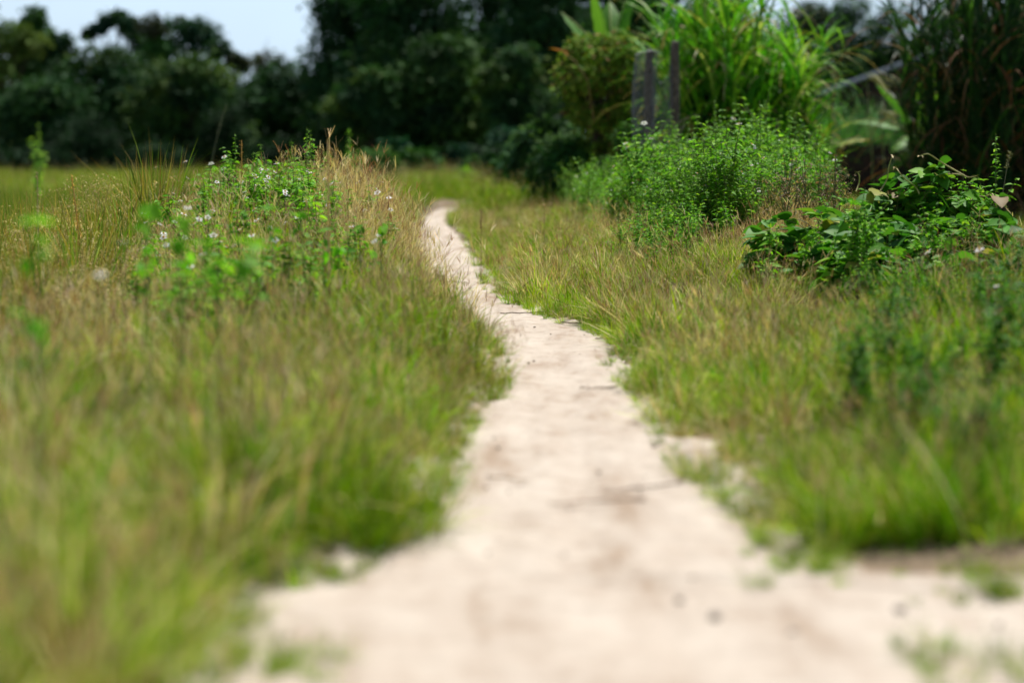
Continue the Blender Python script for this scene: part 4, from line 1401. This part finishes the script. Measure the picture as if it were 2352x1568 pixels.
for k, (px, top) in enumerate(((-150, 150), (0, 190), (130, 200), (250, 210), (380, 215), (500, 225), (610, 235), (720, 190), (860, 60), (1010, 60), (1160, 60), (1300, 60), (1440, 80), (1580, 60), (1720, 90), (1860, 110), (2000, 120), (2140, 110), (2290, 90), (2440, 90))):
    T('tree', 'dark tree of the hind row closing the tree line below the skyline', px, top + U(-12, 12), 125, 122 + U(-3, 3), DARK + BLUE, (1, 1, 1, .5, .5), n_cl=46, group='dark trees of the hind row')

# undergrowth at the foot of the trees
for px, top, hw, y, cols, lab in ((-60, 330, 90, 84, VDARK, 'dark bush under the trees at the far left edge'), (100, 345, 80, 80, VDARK, 'dark bush under the pointed tree'), (283, 346, 36, 84, VDARK + BLUE, 'small blue green bush before the dark trees'),
                                  (200, 260, 90, 84, VDARK, 'dark bush under the rounded tree'), (360, 335, 90, 82, VDARK, 'dark bush under the skyline group'), (520, 250, 80, 86, VDARK, 'dark bush below the gap of the sky'), (660, 320, 90, 82, VDARK, 'dark bush behind the left mound'),
                                  (770, 270, 70, 80, VDARK, 'dark bush right behind the twin spires'),
                                  (850, 345, 70, 56, MIDG, 'green bush at the far left of the grass clearing'), (950, 352, 62, 58, MIDG, 'mid green bush at the end of the path clearing'), (905, 325, 45, 60, BLUE, 'blue green shoots above the bushes at the clearing'),
                                  (1060, 338, 50, 60, VDARK + BLUE, 'dark bush at the middle of the clearing'), (1150, 300, 60, 58, VDARK + BLUE, 'dark green bush right of the clearing'), (1235, 345, 60, 48, DARK + MIDG, 'bush with reddish twigs right of the clearing'),
                                  (1275, 270, 85, 36, VDARK + DARK, 'big dark bush left below the olive shrub')):
    T('bush', lab, px, top, hw, y, cols, [1] * len(cols), n_cl=26, per=140, leaf=.16, cat='bush', trunk=False, clump=.42)
T('bush', 'dark green bush closing the far right side of the path', 1225, 300, 75, 38, DARK + MIDG, [1] * 6, n_cl=34, per=150, leaf=.11, cat='bush', trunk=False, clump=.42)
T('bush', 'dark green bush by the path before the olive shrub', 1300, 330, 80, 29, DARK + MIDG, [1] * 6, n_cl=36, per=150, leaf=.08, cat='bush', trunk=False, clump=.38)
T('bush', 'low green bush where the thicket meets the far path', 1262, 380, 50, 31, MIDG, [1] * 3, n_cl=24, per=130, leaf=.07, cat='bush', trunk=False, clump=.42)
T('bush', 'dark leafy bush added inside the elephant grass to darken its hollow', 1695, 205, 135, 26.7, VDARK, (1, 1), n_cl=40, per=140, leaf=.10, cat='bush', trunk=False, clump=.42)  # added: near-black leaves soak up light inside the clump
T('bush', 'dark bush at the right of the far grass gap', 1165, 338, 60, 47, VDARK + DARK, [1] * 5, n_cl=28, per=150, leaf=.12, cat='bush', trunk=False, clump=.42)
T('bush', 'low dark bush in the middle of the far grass gap', 1095, 362, 42, 54, VDARK + MIDG, [1] * 5, n_cl=24, per=140, leaf=.12, cat='bush', trunk=False, clump=.42)
T('bush', 'hidden dark bush added behind the elephant grass to block back light', 1680, 110, 140, 28.9, VDARK, (1, 1), n_cl=40, per=140, leaf=.11, cat='bush', trunk=False, clump=.42)  # added to stop sunlight coming through the clump from behind
T('bush', 'bright yellow green clump at the far end of the clearing', 1078, 396, 30, 48, [(.16, .30, .02), (.2, .34, .03)], (1, 1), n_cl=12, per=90, leaf=.14, cat='bush', trunk=False, clump=.45)
T('shrub', 'tall olive shrub with reddish twigs behind the wire netting', 1385, 55, 110, 29, [(.13, .23, .025), (.20, .27, .04), (.22, .12, .05), (.08, .19, .025)], (1, 1, .3, .9), mixed=True, n_cl=90, per=110, leaf=.075, cat='shrub', clump=.30, shape='col', airy=1)
T('shrub', 'dark green shrub under the olive one beside the path', 1310, 300, 90, 31, [(.03, .08, .02), (.045, .11, .022)], (1, 1), n_cl=36, per=130, leaf=.08, cat='shrub', clump=.34)
T('shrub', 'green shrub right below the wire netting', 1440, 270, 70, 26.5, [(.045, .13, .02), (.07, .18, .025)], (1, 1), n_cl=30, per=120, leaf=.06, cat='shrub', clump=.34)
K_SAP = WeedKind(2, h=1.0, spire=True, leafL=.085, nb=5, dens=1.1, cols=[(.22, .44, .05), (.30, .54, .08)], w=(1, 1), spread=.11)
put_weed(K_SAP, wx(86, 40), 40, wz(278, 40) - float(H(wx(86, 40), 40)), 'slender pale green sapling standing before the dark trees on the left', None, cat='sapling', name='sapling', tilt=.02)
put_weed(K_SAP, wx(98, 41), 41, wz(345, 41) - float(H(wx(98, 41), 41)), 'short pale green sapling at the foot of the slender one', None, cat='sapling', name='sapling', tilt=.05)
T('bush', 'green scrub between the elephant grass and the dark shadow band', 1900, 262, 90, 45, [(.05, .15, .025), (.08, .2, .03)], (1, 1), n_cl=26, per=120, leaf=.10, cat='bush', trunk=False, clump=.4)

# orange dry banana bract / leaf tip left of the shrub
o = thing('dry_leaf', 'curled orange brown dry leaf at the left side of the olive shrub', 'leaf', (wx(1300, 28.0), 28.0, wz(125, 28.0)))
mb = MB()
leaves(mb, [(0, 0, 0), (.02, 0, -.02)], [PI - .1, PI + .2], [.55, .7], [.21, .18], .07, [(.50, .24, .05), (.40, .17, .10)], LEAF_OVATE, fold=.6, curl=.25)
mb.obj('blade', M_GRASS, o)
mb = MB()
tube(mb, [(0, 0, 0), (.10, .02, -.08), (.25, .05, -.3), (.33, .3, -.75)], [.006, .007, .008, .01], 5, (.2, .14, .06))
mb.obj('stalk', M_STEM, o)

# ------------------------------------------------------------------ shed, and a dark wall for the shadow band
sy = 60.0
sx0, sx1 = wx(1870, sy), wx(2190, sy)
za, zb_ = wz(222, sy), wz(105, sy)
shed = thing('shed', 'dark open shed with a sloping grey sheet metal roof', 'shed', (sx0, sy, 0))
wd = sx1 - sx0
mb = MB()
nw = 60
t = np.linspace(0, 1, nw)
top, bot = [], []
for k, yy in enumerate((-.12, 2.2)):
    zz = za + (zb_ - za) * t + .02 * np.cos(np.arange(nw) * PI)
    top.append(np.stack([t * wd, np.full(nw, yy), zz + .03], 1))
    bot.append(np.stack([t * wd, np.full(nw, yy), zz - .02], 1))
V = np.concatenate(top + bot)
q = [(i, i + 1, nw + i + 1, nw + i) for i in range(nw - 1)] + [(2 * nw + i, 3 * nw + i, 3 * nw + i + 1, 2 * nw + i + 1) for i in range(nw - 1)]
q += [(i, 2 * nw + i, 2 * nw + i + 1, i + 1) for i in range(nw - 1)] + [(nw + i, nw + i + 1, 3 * nw + i + 1, 3 * nw + i) for i in range(nw - 1)]
q += [(0, nw, 3 * nw, 2 * nw), (nw - 1, 3 * nw - 1, 4 * nw - 1, 2 * nw - 1)]
mb.add(V, q=q)
mb.obj('roof', M_ROOF, shed, smooth=False)
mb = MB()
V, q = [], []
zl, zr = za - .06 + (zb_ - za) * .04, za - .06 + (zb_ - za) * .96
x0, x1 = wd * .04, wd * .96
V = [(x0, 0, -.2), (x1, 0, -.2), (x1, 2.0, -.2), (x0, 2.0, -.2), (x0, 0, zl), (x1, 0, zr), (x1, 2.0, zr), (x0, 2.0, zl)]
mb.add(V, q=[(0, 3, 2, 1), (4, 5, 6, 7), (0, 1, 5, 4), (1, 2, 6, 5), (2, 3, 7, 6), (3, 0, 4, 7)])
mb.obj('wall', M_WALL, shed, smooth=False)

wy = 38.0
wall = thing('shadow_band_wall', 'near black board wall standing in for the shadow band behind the bean vine', 'wall', (wx(1885, wy), wy, float(H(wx(1885, wy), wy))))  # near-black boards put the shadow band under the reeds into colour
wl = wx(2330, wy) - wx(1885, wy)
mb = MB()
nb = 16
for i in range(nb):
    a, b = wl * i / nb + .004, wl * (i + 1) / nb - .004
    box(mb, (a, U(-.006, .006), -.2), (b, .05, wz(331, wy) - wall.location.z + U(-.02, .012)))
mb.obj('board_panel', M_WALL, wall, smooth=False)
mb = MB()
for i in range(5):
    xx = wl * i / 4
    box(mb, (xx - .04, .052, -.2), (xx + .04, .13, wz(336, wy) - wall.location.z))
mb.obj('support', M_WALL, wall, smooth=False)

# ------------------------------------------------------------------ light, sky
SUN_EL, SUN_AZ = R(60), R(24)       # azimuth measured from +Y (straight ahead) towards +X (right)
sd = bpy.data.lights.new('sun', 'SUN')
sun = bpy.data.objects.new('sun', sd)
COL.objects.link(sun)
sd.energy = 5.0
sd.angle = R(.53)
sd.color = (1.0, .955, .88)
dirv = Vector((math.sin(SUN_AZ) * math.cos(SUN_EL), math.cos(SUN_AZ) * math.cos(SUN_EL), math.sin(SUN_EL)))
sun.rotation_euler = dirv.to_track_quat('Z', 'Y').to_euler()
world = bpy.data.worlds.new('World')
scene.world = world
world.use_nodes = True
nt = world.node_tree
nt.nodes.clear()
nd, lk = nt.nodes, nt.links
out = nd.new('ShaderNodeOutputWorld')
bg = nd.new('ShaderNodeBackground')
bg.inputs['Strength'].default_value = 0.05
sky = nd.new('ShaderNodeTexSky')
sky.sky_type = 'NISHITA'
sky.sun_disc = False
sky.sun_elevation = SUN_EL
sky.sun_rotation = SUN_AZ
sky.dust_density = 1.0
tc = nd.new('ShaderNodeTexCoord')
mp = nd.new('ShaderNodeMapping')
mp.inputs['Scale'].default_value = (1, 1, 2.6)
nz = nd.new('ShaderNodeTexNoise')
nz.inputs['Scale'].default_value = 4.5
nz.inputs['Detail'].default_value = 5
lk.new(tc.outputs['Generated'], mp.inputs['Vector'])
lk.new(mp.outputs['Vector'], nz.inputs['Vector'])
cr = nd.new('ShaderNodeMapRange')
cr.inputs['From Min'].default_value = .35
cr.inputs['From Max'].default_value = .68
cr.inputs['To Min'].default_value = .8
cr.inputs['To Max'].default_value = 1.0
lk.new(nz.outputs['Fac'], cr.inputs['Value'])
mx = nd.new('ShaderNodeMix')
mx.data_type = 'RGBA'
sx = nd.new('ShaderNodeSeparateXYZ')
lk.new(tc.outputs['Generated'], sx.inputs['Vector'])
hz_ = nd.new('ShaderNodeMapRange')
hz_.inputs['From Min'].default_value = .08
hz_.inputs['From Max'].default_value = .30
hz_.inputs['To Min'].default_value = 1.0
hz_.inputs['To Max'].default_value = .06
lk.new(sx.outputs['Z'], hz_.inputs['Value'])
ml = nd.new('ShaderNodeMath'); ml.operation = 'MULTIPLY'
lk.new(cr.outputs['Result'], ml.inputs[0]); lk.new(hz_.outputs['Result'], ml.inputs[1])
lk.new(ml.outputs['Value'], mx.inputs['Factor'])
lk.new(sky.outputs['Color'], mx.inputs['A'])
mx.inputs['B'].default_value = (11.2, 14.2, 17.2, 1)
lk.new(mx.outputs['Result'], bg.inputs['Color'])
lk.new(bg.outputs['Background'], out.inputs['Surface'])

# ------------------------------------------------------------------ render settings
scene.render.engine = 'CYCLES'
scene.cycles.use_denoising = True
scene.cycles.max_bounces = 6
scene.cycles.diffuse_bounces = 2
scene.cycles.glossy_bounces = 2
scene.cycles.transmission_bounces = 3
scene.cycles.caustics_reflective = False
scene.cycles.caustics_refractive = False
scene.cycles.use_adaptive_sampling = True
scene.cycles.adaptive_threshold = 0.02
scene.view_settings.view_transform = 'Standard'
scene.view_settings.look = 'None'
scene.view_settings.gamma = 1.0
scene.view_settings.exposure = 0.4
